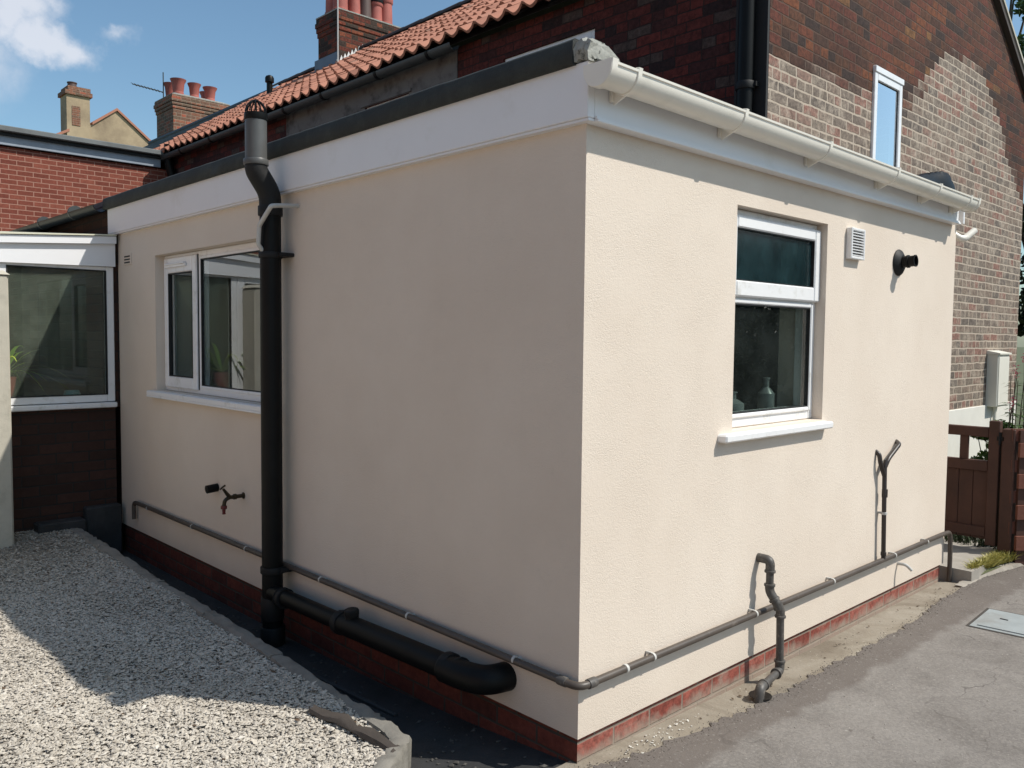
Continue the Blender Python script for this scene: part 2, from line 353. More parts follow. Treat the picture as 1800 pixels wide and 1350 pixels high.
m_upvc = simple('white_upvc', (.80, .80, .80), .28, .02, 3, dirt=((.50, .48, .42), 11, .56, .85))
m_fascia = simple('white_fascia_board', (.78, .78, .79), .35, .03, 2, dirt=((.62, .60, .56), 3, .6, .95))
m_gutterw = simple('white_gutter_plastic', (.83, .79, .70), .33, .04, 3, dirt=((.60, .57, .48), 6, .55, .95))
m_black = simple('black_pipe_plastic', (.007, .0075, .0075), .42, .2, 8, bmp=.05, spec=.16)
m_dull = simple('dull_black_plastic', (.013, .013, .013), .6, .25, 10, bmp=.1, spec=.3)
m_upper = simple('sunlit_vent_pipe', (.085, .085, .082), .42, .2, 8)  # lighter than the lower stack: sunshine on its top put into the colour
m_waste = simple('brown_grey_waste_pipe', (.075, .060, .049), .45, .2, 12, dirt=((.2, .17, .14), 30, .6, .8))
m_wasted = simple('dusty_grey_waste_pipe', (.075, .069, .063), .5, .2, 12, dirt=((.24, .21, .18), 40, .55, .8), bmp=.1)
m_riser = simple('dark_brown_pipe', (.032, .024, .021), .4, .2, 10)
m_clip = simple('white_pipe_clip', (.52, .51, .48), .4, .05, 10)
m_felt = simple('black_roofing_felt', (.022, .025, .023), .8, .25, 5, bmp=.5, bsc=140, dirt=((.045, .05, .043), 6, .5, .8))
m_mortar = simple('rough_mortar', (.30, .30, .27), .95, .25, 25, bmp=1.0, bsc=60, dirt=((.07, .07, .06), 40, .55, .65))
m_dgutter = simple('dark_grey_gutter', (.05, .055, .055), .5, .25, 8)
m_concrete = simple('weathered_concrete', (.31, .28, .24), .92, .18, 4, bmp=.5, bsc=70, dirt=((.19, .165, .13), 3, .45, .75))
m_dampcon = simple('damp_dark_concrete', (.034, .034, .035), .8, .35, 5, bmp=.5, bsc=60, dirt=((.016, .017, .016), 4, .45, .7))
m_kerb = simple('old_concrete_kerb', (.22, .205, .178), .92, .2, 7, bmp=.8, bsc=70, dirt=((.13, .12, .10), 6, .5, .75))
m_red = brick_mat('new_red_brick', .198, .066, .010, [(0, (.185, .050, .033)), (.5, (.235, .066, .044)), (1, (.28, .085, .055))], (.42, .235, .175), .3, wob=.0004, grain=.25)
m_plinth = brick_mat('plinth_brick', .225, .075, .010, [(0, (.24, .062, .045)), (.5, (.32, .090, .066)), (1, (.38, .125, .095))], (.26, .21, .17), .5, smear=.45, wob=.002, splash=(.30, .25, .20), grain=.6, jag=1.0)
m_plinthd = brick_mat('shaded_plinth_brick', .225, .075, .010, [(0, (.13, .036, .026)), (.5, (.19, .052, .036)), (1, (.10, .034, .026))], (.07, .06, .05), .5, wob=.001, grain=.4)  # darker copy of the plinth brick, with the left face's shade in its colour
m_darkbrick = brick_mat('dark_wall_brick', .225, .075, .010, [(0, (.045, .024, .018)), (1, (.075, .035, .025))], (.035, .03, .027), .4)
m_rear = brick_mat('old_red_brick', .225, .075, .008, [(0, (.12, .028, .022)), (.35, (.065, .022, .02)), (.6, (.15, .032, .025)), (.8, (.035, .02, .02)), (.9, (.09, .065, .055))], (.035, .022, .02), .9, header_every=4, wob=.007, jag=1.1, grain=.6)
m_gable = brick_mat('weathered_gable_brick', .225, .075, .0105,
    [(0, (.125, .046, .027)), (.16, (.15, .044, .028)), (.32, (.085, .038, .025)), (.46, (.20, .066, .028)), (.56, (.045, .030, .026)), (.64, (.12, .050, .027)), (.78, (.165, .052, .028)), (.88, (.07, .036, .025)), (.96, (.23, .11, .042))],
    (.10, .060, .042), .9, header_every=4, wob=.007, jag=1.1, grain=.6,
    patch=dict(range=(2.8, 8.6, 2.5, 4.5), pts=[(2.8, 3.46), (5.05, 3.50), (5.4, 3.72), (5.95, 4.20), (6.9, 4.24), (7.25, 4.02), (7.8, 3.60), (8.2, 3.3), (8.6, 2.9)],
               stops=[(0, (.22, .16, .125)), (.25, (.155, .12, .10)), (.45, (.25, .14, .11)), (.6, (.10, .082, .075)), (.75, (.19, .15, .12)), (.9, (.27, .11, .085))],
               dust=(.34, .275, .215), mort=(.45, .375, .30)))
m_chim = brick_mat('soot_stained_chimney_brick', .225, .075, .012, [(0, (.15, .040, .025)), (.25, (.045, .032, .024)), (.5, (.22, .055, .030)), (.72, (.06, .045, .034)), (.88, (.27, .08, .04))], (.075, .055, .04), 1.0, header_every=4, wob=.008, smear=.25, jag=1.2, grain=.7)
m_chim2 = brick_mat('pale_chimney_brick', .225, .075, .012, [(0, (.27, .12, .075)), (.3, (.20, .11, .075)), (.55, (.33, .14, .085)), (.75, (.16, .11, .075)), (.88, (.42, .12, .07))], (.34, .26, .19), .9, header_every=4, wob=.007, smear=.4, jag=1.1, grain=.5)  # paler brick for the distant chimneys
m_pot = simple('terracotta_pot', (.36, .10, .078), .7, .2, 5)
m_pot2 = simple('brown_clay_pot', (.085, .05, .042), .6, .2, 5)
m_farrender = simple('tan_render', (.40, .31, .20), .95, .15, 1.2, dirt=((.24, .18, .12), .8, .45, .7))
m_greyrender = simple('grey_cement_render', (.165, .15, .14), .95, .15, 3, bmp=.4, bsc=50, dirt=((.06, .052, .047), 4, .5, .7))
m_slate = simple('grey_slate', (.060, .064, .072), .6, .25, 7, bmp=.4, bsc=14)
m_lead = simple('lead_sheet', (.12, .14, .18), .5, .15, 5)
m_flash = simple('bright_flashing', (.62, .62, .60), .6, .1, 10)
m_brown = simple('dark_brown_stained_timber', (.068, .027, .017), .65, .3, 5, bmp=.4, bsc=40)
m_slat = simple('red_brown_stained_timber', (.15, .050, .030), .7, .25, 8, bmp=.4, bsc=50)
m_box = simple('cream_meter_box', (.74, .715, .63), .5, .03, 4)
m_whitebase = simple('white_painted_render', (.70, .68, .62), .9, .05, 6, bmp=.3, bsc=90)
m_pillar = simple('pale_stone_render', (.47, .44, .365), .9, .08, 12, bmp=.4, bsc=90, dirt=((.34, .32, .26), 8, .55, .8))
m_room = simple('unlit_interior', (.045, .055, .05), .9, .3, 1.5)
m_slabp = simple('pale_path_concrete', (.36, .335, .295), .92, .15, 3, bmp=.4, bsc=60, dirt=((.25, .225, .19), 2.5, .45, .75))
m_metal = simple('worn_galvanised_cover', (.30, .33, .335), .55, .12, 9, bmp=.5, bsc=50, dirt=((.24, .235, .22), 5, .5, .75))
m_brass = simple('tarnished_brass', (.055, .042, .025), .4, .3, 20, metal=.6)
m_redplastic = simple('red_plastic', (.12, .008, .009), .4, .1, 20)
m_membrane = simple('brown_weed_membrane', (.052, .042, .035), .85, .25, 14, bmp=.5, bsc=80)
m_bottle = simple('pale_plastic_bottle', (.17, .18, .18), .35, .1, 20)
m_leafd = None
def leaf_mat(name, c0, c1, tr=.25):
    m, nt, b = mat(name); a = N(nt, 'ShaderNodeAttribute'); a.attribute_name = 'tone'
    c = ramp(nt, a.outputs['Fac'], [(0, c0), (1, c1)]); LK(nt, c, b.inputs['Base Color']); b.inputs['Roughness'].default_value = .5
    t = N(nt, 'ShaderNodeBsdfTranslucent'); LK(nt, c, t.inputs[0]); mxs = N(nt, 'ShaderNodeMixShader'); mxs.inputs[0].default_value = tr
    LK(nt, b.outputs[0], mxs.inputs[1]); LK(nt, t.outputs[0], mxs.inputs[2]); LK(nt, mxs.outputs[0], nt.nodes['Material Output'].inputs[0]); return m
m_leaf = leaf_mat('tree_leaf', (.018, .045, .010), (.07, .13, .028))
m_shrub = leaf_mat('shrub_leaf', (.020, .055, .012), (.11, .20, .035))
m_grass = leaf_mat('dry_green_grass', (.20, .20, .035), (.50, .44, .14), .2)
m_plant = leaf_mat('bright_strap_leaf', (.16, .30, .03), (.42, .52, .08), .35)
m_dleaf = leaf_mat('dark_small_leaf', (.008, .018, .006), (.028, .05, .014), .1)
m_flower = simple('pink_flower', (.42, .05, .10), .6, .2, 30)
m_bark = simple('grey_brown_bark', (.07, .05, .035), .9, .3, 9, bmp=.8, bsc=25)
g_win = glass_mat('window_glass', boost=2.0)
g_kit = glass_mat('dusty_window_glass', tint=(.80, .86, .84), boost=1.9, grime=.05, gcol=(.30, .34, .32), gs=5)
g_sky = glass_mat('upper_window_glass', boost=5.5)
g_cons = glass_mat('misted_conservatory_glass', boost=1.5, grime=.24, gcol=(.24, .28, .22))
g_frost = glass_mat('frosted_vent_glass', tint=(.30, .48, .50), boost=1.3, grime=.22, gcol=(.08, .17, .19), gs=7, rough=.15)
# pantile: tone per tile
m_tile, nt_, b_ = mat('orange_clay_pantile'); P = geo_pos(nt_)
a_ = N(nt_, 'ShaderNodeAttribute'); a_.attribute_name = 'tone'
c = ramp(nt_, a_.outputs['Fac'], [(0, (.27, .105, .065)), (.4, (.45, .185, .115)), (.8, (.52, .225, .145)), (1, (.30, .155, .105))])
c = mixc(nt_, math_(nt_, 'MULTIPLY', noise(nt_, 6, 5, .7, P), .5), c, (.15, .085, .06))
LK(nt_, c, b_.inputs['Base Color']); b_.inputs['Roughness'].default_value = .8
# asphalt
m_asph, nt_, b_ = mat('worn_asphalt'); P = geo_pos(nt_)
agg = N(nt_, 'ShaderNodeTexVoronoi'); agg.inputs['Scale'].default_value = 120; LK(nt_, P, agg.inputs['Vector'])
c = ramp(nt_, noise(nt_, 2.6, 8, .68, P, .6), [(.32, (.135, .120, .107)), (.5, (.195, .177, .16)), (.68, (.25, .23, .208))])
c = mixc(nt_, .28, c, ramp(nt_, agg.outputs['Color'], [(0, (.07, .065, .06)), (.5, (.19, .175, .16)), (1, (.34, .31, .28))]))
sxx = N(nt_, 'ShaderNodeSeparateXYZ'); LK(nt_, P, sxx.inputs[0])
edge = math_(nt_, 'ADD', math_(nt_, 'SUBTRACT', sxx.outputs[0], math_(nt_, 'MULTIPLY', sxx.outputs[1], .035)), math_(nt_, 'MULTIPLY', math_(nt_, 'SUBTRACT', noise(nt_, 5, 5, .65, P), .5), .22))
er = N(nt_, 'ShaderNodeMapRange'); LK(nt_, edge, er.inputs[0]); er.inputs[1].default_value = .27; er.inputs[2].default_value = .31; er.inputs[3].default_value = .75; er.inputs[4].default_value = 0
c = mixc(nt_, er.outputs[0], c, (.115, .095, .082))
c = mixc(nt_, math_(nt_, 'MULTIPLY', ramp(nt_, noise(nt_, 3.1, 7, .72, P, 1.2), [(.60, (0, 0, 0)), (.74, (1, 1, 1))]), .4), c, (.30, .28, .25))
c = mixc(nt_, ramp(nt_, noise(nt_, 38, 2, .5, P), [(.71, (0, 0, 0)), (.75, (.7, .7, .7))]), c, (.36, .34, .31))
c = mixc(nt_, ramp(nt_, noise(nt_, 23, 3, .6, P), [(.28, (.6, .6, .6)), (.33, (0, 0, 0))]), c, (.07, .055, .045))
ag2 = N(nt_, 'ShaderNodeTexVoronoi'); ag2.inputs['Scale'].default_value = 55; LK(nt_, P, ag2.inputs['Vector'])
c = mixc(nt_, math_(nt_, 'MULTIPLY', math_(nt_, 'LESS_THAN', ag2.outputs['Distance'], .26), .35), c, ramp(nt_, ag2.outputs['Color'], [(0, (.09, .08, .072)), (1, (.36, .33, .30))]))
wd = vmath(nt_, 'SCALE', vmath(nt_, 'SUBTRACT', (lambda q: (LK(nt_, P, q.inputs['Vector']), q.outputs['Color'])[1])(N(nt_, 'ShaderNodeTexNoise')), (.5, .5, .5)).outputs[0]); wd.inputs['Scale'].default_value = .5
ck = N(nt_, 'ShaderNodeTexVoronoi', feature='DISTANCE_TO_EDGE'); ck.inputs['Scale'].default_value = 1.1; LK(nt_, vmath(nt_, 'ADD', P, wd.outputs[0]).outputs[0], ck.inputs['Vector'])
ckm = math_(nt_, 'MULTIPLY', math_(nt_, 'LESS_THAN', ck.outputs['Distance'], .006), ramp(nt_, noise(nt_, 1.7, 4, .6, P), [(.5, (0, 0, 0)), (.62, (.6, .6, .6))]))
c = mixc(nt_, ckm, c, (.06, .05, .045))
LK(nt_, c, b_.inputs['Base Color']); b_.inputs['Roughness'].default_value = .9
bump(nt_, b_, math_(nt_, 'ADD', noise(nt_, 170, 3, .7, P), math_(nt_, 'MULTIPLY', noise(nt_, 9, 4, .6, P), 1.5)), .55, .006)
# concrete apron with sandy stains
m_apron, nt_, b_ = mat('sandy_stained_concrete'); P = geo_pos(nt_)
c = ramp(nt_, noise(nt_, 3, 6, .62, P, .8), [(.25, (.155, .125, .09)), (.5, (.26, .225, .175)), (.75, (.37, .335, .275))])
c = mixc(nt_, ramp(nt_, noise(nt_, 45, 3, .6, P), [(.66, (0, 0, 0)), (.72, (.8, .8, .8))]), c, (.45, .42, .36))
c = mixc(nt_, ramp(nt_, noise(nt_, 31, 4, .6, P), [(.26, (.7, .7, .7)), (.33, (0, 0, 0))]), c, (.08, .06, .045))
LK(nt_, c, b_.inputs['Base Color']); b_.inputs['Roughness'].default_value = .92
bump(nt_, b_, math_(nt_, 'ADD', noise(nt_, 90, 4, .7, P), math_(nt_, 'MULTIPLY', noise(nt_, 11, 4, .6, P), 2)), .5, .006)
# gravel stones / soil under them
m_stone, nt_, b_ = mat('pale_limestone_chips'); a_ = N(nt_, 'ShaderNodeAttribute'); a_.attribute_name = 'tone'; P = geo_pos(nt_)
c = ramp(nt_, a_.outputs['Fac'], [(0, (.22, .19, .15)), (.12, (.37, .33, .275)), (.45, (.49, .445, .38)), (.8, (.56, .515, .445)), (1, (.69, .645, .57))])
c = mixc(nt_, math_(nt_, 'MULTIPLY', noise(nt_, 70, 3, .6, P), .3), c, (.42, .38, .32))
LK(nt_, c, b_.inputs['Base Color']); b_.inputs['Roughness'].default_value = .9
m_soil = simple('gravelly_soil', (.30, .27, .23), .95, .4, 60, bmp=1, bsc=90)
m_ground = simple('rough_grassy_ground', (.09, .10, .045), .95, .3, 2, bmp=.5)

# ================================================================== SETTING
g = MB(); g.add([(-400, -400, -.16), (400, -400, -.16), (400, 400, -.16), (-400, 400, -.16)], [(0, 1, 2, 3)]); tag(g.build('ground', m_ground), kind='structure')
def sheet(name, pts, z, m, div=0):
    mb = MB(); mb.add([(x, y, z) for x, y in pts], [tuple(range(len(pts)))]); return mb.build(name, m)
# edge between asphalt and the concrete strip, measured along the wall
EDGE = [(.03, -.10), (.05, .05), (.09, .25), (.14, .6), (.17, .95), (.185, 1.3), (.185, 1.6), (.20, 2.0), (.215, 2.4), (.19, 2.8), (.165, 3.1), (.155, 3.45), (.165, 3.8), (.21, 4.1), (.27, 4.4), (.42, 5.0), (.62, 5.7), (.9, 6.6), (1.3, 8.0), (1.9, 10)]
fine = []
for i in range(len(EDGE)-1):
    for t in np.linspace(0, 1, 13)[:-1]:
        x = EDGE[i][0]*(1-t)+EDGE[i+1][0]*t; y = EDGE[i][1]*(1-t)+EDGE[i+1][1]*t
        amp = .011 if y < 3.4 else .003
        fine.append((x+rng.normal()*amp, y+rng.normal()*.003))
fine.append(EDGE[-1])
mb = MB()
pts = fine+[(30, 10), (30, -14), (-.02, -14), (-.02, -1.2)]
mb.add([(x, y, 0.0) for x, y in pts], [tuple(range(len(pts)))]); mb.add([(x, y, 0) for x, y in fine]+[(x, y, -.03) for x, y in fine], [(i, i+1, len(fine)+i+1, len(fine)+i) for i in range(len(fine)-1)])
tag(mb.build('driveway', m_asph), kind='structure')
# crumbled asphalt bits along the joint
mb = MB()
ico_v = [Vector(p).normalized() for p in [(-1, 1.618, 0), (1, 1.618, 0), (-1, -1.618, 0), (1, -1.618, 0), (0, -1, 1.618), (0, 1, 1.618), (0, -1, -1.618), (0, 1, -1.618), (1.618, 0, -1), (1.618, 0, 1), (-1.618, 0, -1), (-1.618, 0, 1)]]
ico_f = [(0, 11, 5), (0, 5, 1), (0, 1, 7), (0, 7, 10), (0, 10, 11), (1, 5, 9), (5, 11, 4), (11, 10, 2), (10, 7, 6), (7, 1, 8), (3, 9, 4), (3, 4, 2), (3, 2, 6), (3, 6, 8), (3, 8, 9), (4, 9, 5), (2, 4, 11), (6, 2, 10), (8, 6, 7), (9, 8, 1)]
def stones(cent, size, zsq=(.4, .8), tone=None):
    n = len(cent); V = np.array([tuple(v) for v in ico_v])[None]*(1+rng.uniform(-.28, .28, (n, 12, 1)))
    V = V*(size[:, None, None])*np.stack([rng.uniform(.8, 1.35, n), rng.uniform(.6, 1.0, n), rng.uniform(zsq[0], zsq[1], n)], 1)[:, None, :]
    th = rng.uniform(0, 6.28, n); ph = rng.normal(0, .45, n)
    c, s_ = np.cos(ph), np.sin(ph); V = np.stack([V[..., 0]*c[:, None]-V[..., 2]*s_[:, None], V[..., 1], V[..., 0]*s_[:, None]+V[..., 2]*c[:, None]], -1)
    c, s_ = np.cos(th), np.sin(th); V = np.stack([V[..., 0]*c[:, None]-V[..., 1]*s_[:, None], V[..., 0]*s_[:, None]+V[..., 1]*c[:, None], V[..., 2]], -1)
    V = V+cent[:, None, :]; F = (np.array(ico_f)[None]+(np.arange(n)*12)[:, None, None]).reshape(-1, 3)
    t = np.clip(rng.beta(3, 2.4, n), 0, 1) if tone is None else tone
    return V.reshape(-1, 3), F, np.repeat(t, 20)
oct_v = np.array([(1, 0, 0), (-1, 0, 0), (0, 1, 0), (0, -1, 0), (.25, .2, 1), (-.2, -.25, .9), (.1, -.1, -.8)])
oct_f = np.array([(0, 2, 4), (2, 1, 5), (2, 5, 4), (1, 3, 5), (3, 0, 4), (3, 4, 5), (2, 0, 6), (1, 2, 6), (3, 1, 6), (0, 3, 6)])
def chips(cent, size, zsq=(.25, .55), tone=None):
    n = len(cent); V = oct_v[None]*(1+rng.uniform(-.35, .35, (n, 7, 3)))*size[:, None, None]*np.stack([rng.uniform(.9, 1.7, n), rng.uniform(.6, 1.0, n), rng.uniform(zsq[0], zsq[1], n)], 1)[:, None, :]
    th = rng.uniform(0, 6.28, n); ph = rng.normal(0, .22, n)
    c, s_ = np.cos(ph), np.sin(ph); V = np.stack([V[..., 0]*c[:, None]-V[..., 2]*s_[:, None], V[..., 1], V[..., 0]*s_[:, None]+V[..., 2]*c[:, None]], -1)
    c, s_ = np.cos(th), np.sin(th); V = np.stack([V[..., 0]*c[:, None]-V[..., 1]*s_[:, None], V[..., 0]*s_[:, None]+V[..., 1]*c[:, None], V[..., 2]], -1)
    V = V+cent[:, None, :]; F = (oct_f[None]+(np.arange(n)*7)[:, None, None]).reshape(-1, 3)
    return V.reshape(-1, 3), F, np.repeat(tone, 10)
def stone_obj(name, cent, size, m, parent=None, tone=None, zsq=(.4, .8), fn=None):
    V, F, T = (fn or stones)(cent, size, zsq, tone); me = bpy.data.meshes.new(name); me.from_pydata(V.tolist(), [], F.tolist())
    a = me.attributes.new('tone', 'FLOAT', 'FACE'); a.data.foreach_set('value', T.astype(np.float32)); me.materials.append(m)
    o = bpy.data.objects.new(name, me); COL.objects.link(o); return o
cc = []
for (x, y) in fine[:-60]:
    for _ in range(9): cc.append((x+rng.normal()*.022+.01, y+rng.normal()*.02, .0005))
m_grit = simple('dark_road_grit', (.125, .108, .092), .95, .5, 90)
tag(stone_obj('road_grit', np.array(cc), rng.uniform(.001, .0036, len(cc)), m_grit), 'loose dark grit crumbled along the edge of the asphalt', 'grit', kind='stuff')
n = 900; cx = rng.uniform(.12, 2.2, n); cy = rng.uniform(.0, 4.2, n)
cc = np.stack([cx, cy, np.full(n, .001)], 1)
m_chalk = simple('pale_gravel_specks', (.36, .33, .29), .9, .3, 50)
tag(stone_obj('loose_chippings', cc, rng.uniform(.0012, .004, n), m_chalk), 'tiny pale stones strewn over the asphalt driveway', 'loose stones', kind='stuff')
# concrete apron strip beside the wall
mb = MB(); A = [p for p in fine if p[1] < 3.70]
xs_in = -.05
iz = lambda y: float(np.interp(y, [0, .5, 1.2, 3.6], [-.002, -.012, -.03, -.026]))
rows = [[(xs_in, y, iz(y)) for x, y in A], [(xs_in*.3+x*.7, y, iz(y)*.5) for x, y in A], [(x+.014, y, -.004 if i % 3 else .0) for i, (x, y) in enumerate(A)]]
nA = len(A); vs = [p for r in rows for p in r]; fs = [(k*nA+i, (k+1)*nA+i, (k+1)*nA+i+1, k*nA+i+1) for k in range(2) for i in range(nA-1)]
mb.add(vs, fs, True); tag(mb.build('concrete_apron', m_apron, sharp=0), kind='structure')
# pale flakes and cement crumbs near the corner
n = 90; yy = rng.normal(.42, .13, n); xx = .03+rng.uniform(-.01, .07, n); cc = np.stack([xx, yy, np.interp(yy, [0, .5, 1.2, 3.6], [0, -.005, -.015, -.013])+.003], 1)
tag(stone_obj('mortar_flakes', cc, rng.uniform(.0015, .0055, n), simple('white_mortar_flake', (.62, .6, .54), .9), zsq=(.12, .3)), 'scatter of white mortar flakes on the concrete at the wall foot', 'debris', kind='stuff')
n = 60; yy = rng.uniform(.6, 3.4, n); xx = .05+rng.uniform(-.02, .14, n); cc = np.stack([xx, yy, np.interp(yy, [0, .5, 1.2, 3.6], [0, -.005, -.015, -.013])+.003], 1)
tag(stone_obj('leaf_litter', cc, rng.uniform(.003, .009, n), simple('dry_brown_litter', (.09, .06, .035), .9), zsq=(.08, .2)), 'brown leaf litter and twigs on the concrete strip', 'leaf litter', kind='stuff')
# channel floor beside the shaded wall
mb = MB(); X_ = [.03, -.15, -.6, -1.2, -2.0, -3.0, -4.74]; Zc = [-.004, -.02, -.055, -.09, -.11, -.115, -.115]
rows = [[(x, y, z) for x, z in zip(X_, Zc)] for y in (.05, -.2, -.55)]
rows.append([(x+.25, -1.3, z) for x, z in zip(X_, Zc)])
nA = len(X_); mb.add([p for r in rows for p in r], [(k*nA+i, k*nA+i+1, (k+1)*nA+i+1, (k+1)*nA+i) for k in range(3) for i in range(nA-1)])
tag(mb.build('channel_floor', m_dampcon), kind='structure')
# slab joints: a slim raised drain edging in the channel
mb = MB(); mb.tube([(-.9, -.16, -.07), (-1.6, -.17, -.095), (-3.0, -.18, -.112), (-4.5, -.2, -.112)], .012, 6); tag(mb.build('channel_ridge', m_dampcon), kind='structure')
# raised concrete path beyond the end of the extension
PZ = .072; PY0 = 3.66
pth = [(-.95, PY0), (.06, PY0), (.17, 3.72)]+[(x-.045, y) for x, y in EDGE if 3.75 < y < 4.5]+[(-.1, 4.7), (-.95, 4.7)]
pth = [(-.94, PY0), (.165, PY0-.03), (.172, 3.75), (.15, 4.0), (.13, 4.28), (.08, 4.55), (.0, 5.2), (-.94, 5.2)]
mb = MB(); k = len(pth); mb.add([(x, y, PZ) for x, y in pth]+[(x, y, -.1) for x, y in pth], [tuple(range(k))]+[(i, (i+1) % k, k+(i+1) % k, k+i) for i in range(k)])
tag(mb.build('path', m_slabp, sharp=0), kind='structure')
# narrow concrete edging between grass and asphalt
mb = MB(); E2 = [p for p in fine if p[1] > 3.46]; eh = lambda y: float(np.interp(y, [3.46, 3.9, 5], [.004, .02, .03]))
for i in range(len(E2)-1):
    (x0, y0), (x1, y1) = E2[i], E2[i+1]
    mb.add([(x0-.04, y0, .0), (x0+.012, y0, .0), (x1+.012, y1, 0), (x1-.04, y1, 0), (x0-.04, y0, eh(y0)), (x0+.002, y0, eh(y0)*.8), (x1+.002, y1, eh(y1)*.8), (x1-.04, y1, eh(y1))], [(4, 5, 6, 7), (0, 4, 7, 3), (1, 2, 6, 5), (0, 1, 5, 4), (2, 3, 7, 6)], True)
tag(mb.build('edging_strip', m_concrete), kind='structure')
mb = MB(); mb.add([(.17, 3.8, .02), (.22, 4.4, .02), (.5, 5.6, .03), (1.2, 8, .03), (-.9, 12, .03), (-.9, 5.2, .03), (.0, 5.2, .03), (.1, 4.4, .03)], [tuple(range(8))]); tag(mb.build('verge_soil', m_ground), kind='structure')

# grass tufts
def blades(name, pts, h, m, label, cat, wd=.004, lean=.5):
    mb = MB()
    for (x, y, z) in pts:
        a = rng.uniform(0, 6.28); hh = h*rng.uniform(.45, 1.2); l = rng.normal(0, lean)*hh; l2 = rng.normal(0, lean)*hh; w_ = wd*rng.uniform(.6, 1.3)
        dx, dy = math.cos(a)*w_, math.sin(a)*w_; t = float(rng.uniform())
        mb.add([(x-dx, y-dy, z), (x+dx, y+dy, z), (x+dx*.7+l*.5, y+dy*.7+l2*.5, z+hh*.6), (x-dx*.7+l*.5, y-dy*.7+l2*.5, z+hh*.6), (x+l, y+l2, z+hh*.9)], [(0, 1, 2, 3), (3, 2, 4)], att=t)
    return tag(mb.build(name, m, sharp=0), label, cat, kind='stuff')
pp = []
for _ in range(6500):
    t = rng.uniform(0, 1)**.8; y = 3.70+t*1.35; ex = np.interp(y, [e[1] for e in EDGE], [e[0] for e in EDGE])-.022
    wdt = np.interp(y, [3.72, 4.0, 4.4, 5], [.012, .055, .12, .4]); pp.append((ex-rng.uniform(0, 1)*wdt, y, .03+rng.uniform(0, .03)))
blades('grass', pp, .055, m_grass, 'yellow green grass growing beside the concrete path edge', 'grass', .004, .55)
pp = [(rng.uniform(-.7, .1), 4.42+rng.uniform(-.05, .35), PZ) for _ in range(700)]
blades('weeds', pp, .09, m_dleaf, 'dark weeds growing under the brown timber gate', 'weeds', .006, .5)

# ------------------------------------------------------------------ gravel bed, kerb
KERB = [(-4.62, -.355), (-4.0, -.35), (-3.0, -.372), (-2.4, -.36), (-1.7, -.368), (-1.0, -.385), (-.68, -.385), (-.57, -.385), (-.475, -.405), (-.425, -.45), (-.375, -.52), (-.29, -.66), (-.19, -.9), (-.1, -1.3), (-.1, -3.)]
def gz(x): return .065+.018*max(0, -x-.5)
# gravel: kept as one countless mass; base sheet is structure
mb = MB(); px = [(-4.9, -.36)]+[(x-.02, y-.05) for x, y in KERB]+[(-.15, -8), (-5.2, -8)]
gx = np.linspace(-5.4, -.1, 60); gy = np.linspace(-3.2, -.40, 40)
def inside_bed(x, y):
    if x > -.1: return False
    ky = np.interp(x, [k[0] for k in KERB[:13]], [k[1] for k in KERB[:13]])
    return y < ky-.055-(0.03 if x > -.6 else 0)
cn = []
def gh(x, y): return gz(x)-.06*min(1, max(0, (-y-.45)/.8))*min(1, max(0, (-x-1)/2))+.008*math.sin(x*3.1+y*4)+.006*math.sin(x*7.3-y*5.1)
vs = []; idx = {}
for i, x in enumerate(gx):
    for j, y in enumerate(gy): idx[i, j] = len(vs); vs.append((x, y, gh(x, y)-.012))
fs = [(idx[i, j], idx[i+1, j], idx[i+1, j+1], idx[i, j+1]) for i in range(59) for j in range(39) if all(inside_bed(gx[a], gy[b_]) or inside_bed(gx[a]-.05, gy[b_]-.05) for a in (i, i+1) for b_ in (j, j+1))]
mb.add(vs, fs, True)
tag(mb.build('gravel_bed', m_soil, sharp=0), kind='structure')
mb = MB(); mb.add([(-.1, -3.2, .03), (-8, -3.2, .1), (-8, -9.9, .05), (-.1, -9.9, .03)], [(0, 1, 2, 3)]); tag(mb.build('gravel_ground', simple('bounce_pale_gravel', (.50, .455, .39), .95, .3, 60, bmp=1, bsc=90)), kind='structure')  # unseen ground made paler to bounce more light on to the shaded wall
cand = []
while len(cand) < 125000:
    x = rng.uniform(-4.75, -.12); y = rng.uniform(-2.35, -.40)
    if y < -1.5 and rng.uniform() > .55: continue
    # visible wedge only needs the dense layer
    if y < -.55-1.25*min(1, max(0, (x+.1)/-1.2)) - .35 and x > -1.0: continue
    if inside_bed(x, y): cand.append((x, y, gh(x, y)+rng.normal()*.0032-.003))
cand = np.array(cand); sz = rng.gamma(5, .00125, len(cand)).clip(.0025, .0125)
dirty = np.array([math.sin(x*2.3+1.7*math.sin(y*3.1))*math.sin(y*4.3+1.2*math.sin(x*1.9+.5)) for x, y, z in cand])
far = np.clip((-cand[:, 0]-3.1)/1.2, 0, 1)
tn = np.clip(rng.beta(2.6, 2.4, len(cand))-.16*np.clip(dirty, 0, 1)-.45*far, 0, 1)
tag(stone_obj('gravel', cand, sz, m_stone, tone=tn, zsq=(.25, .55), fn=chips), 'pale limestone gravel spread over the raised bed', 'gravel', kind='stuff')
n = 260; cc = []
while len(cc) < n:
    x, y = rng.uniform(-4.6, -.3), rng.uniform(-2.0, -.42)
    if inside_bed(x, y): cc.append((x, y, gh(x, y)+.004))
tag(stone_obj('dead_leaves', np.array(cc), rng.uniform(.004, .012, n), simple('dry_leaf_brown', (.10, .065, .04), .9, .4, 30), tone=rng.uniform(size=n), zsq=(.05, .12), fn=chips), 'brown dead leaf scraps scattered over the gravel', 'leaf litter', kind='stuff')
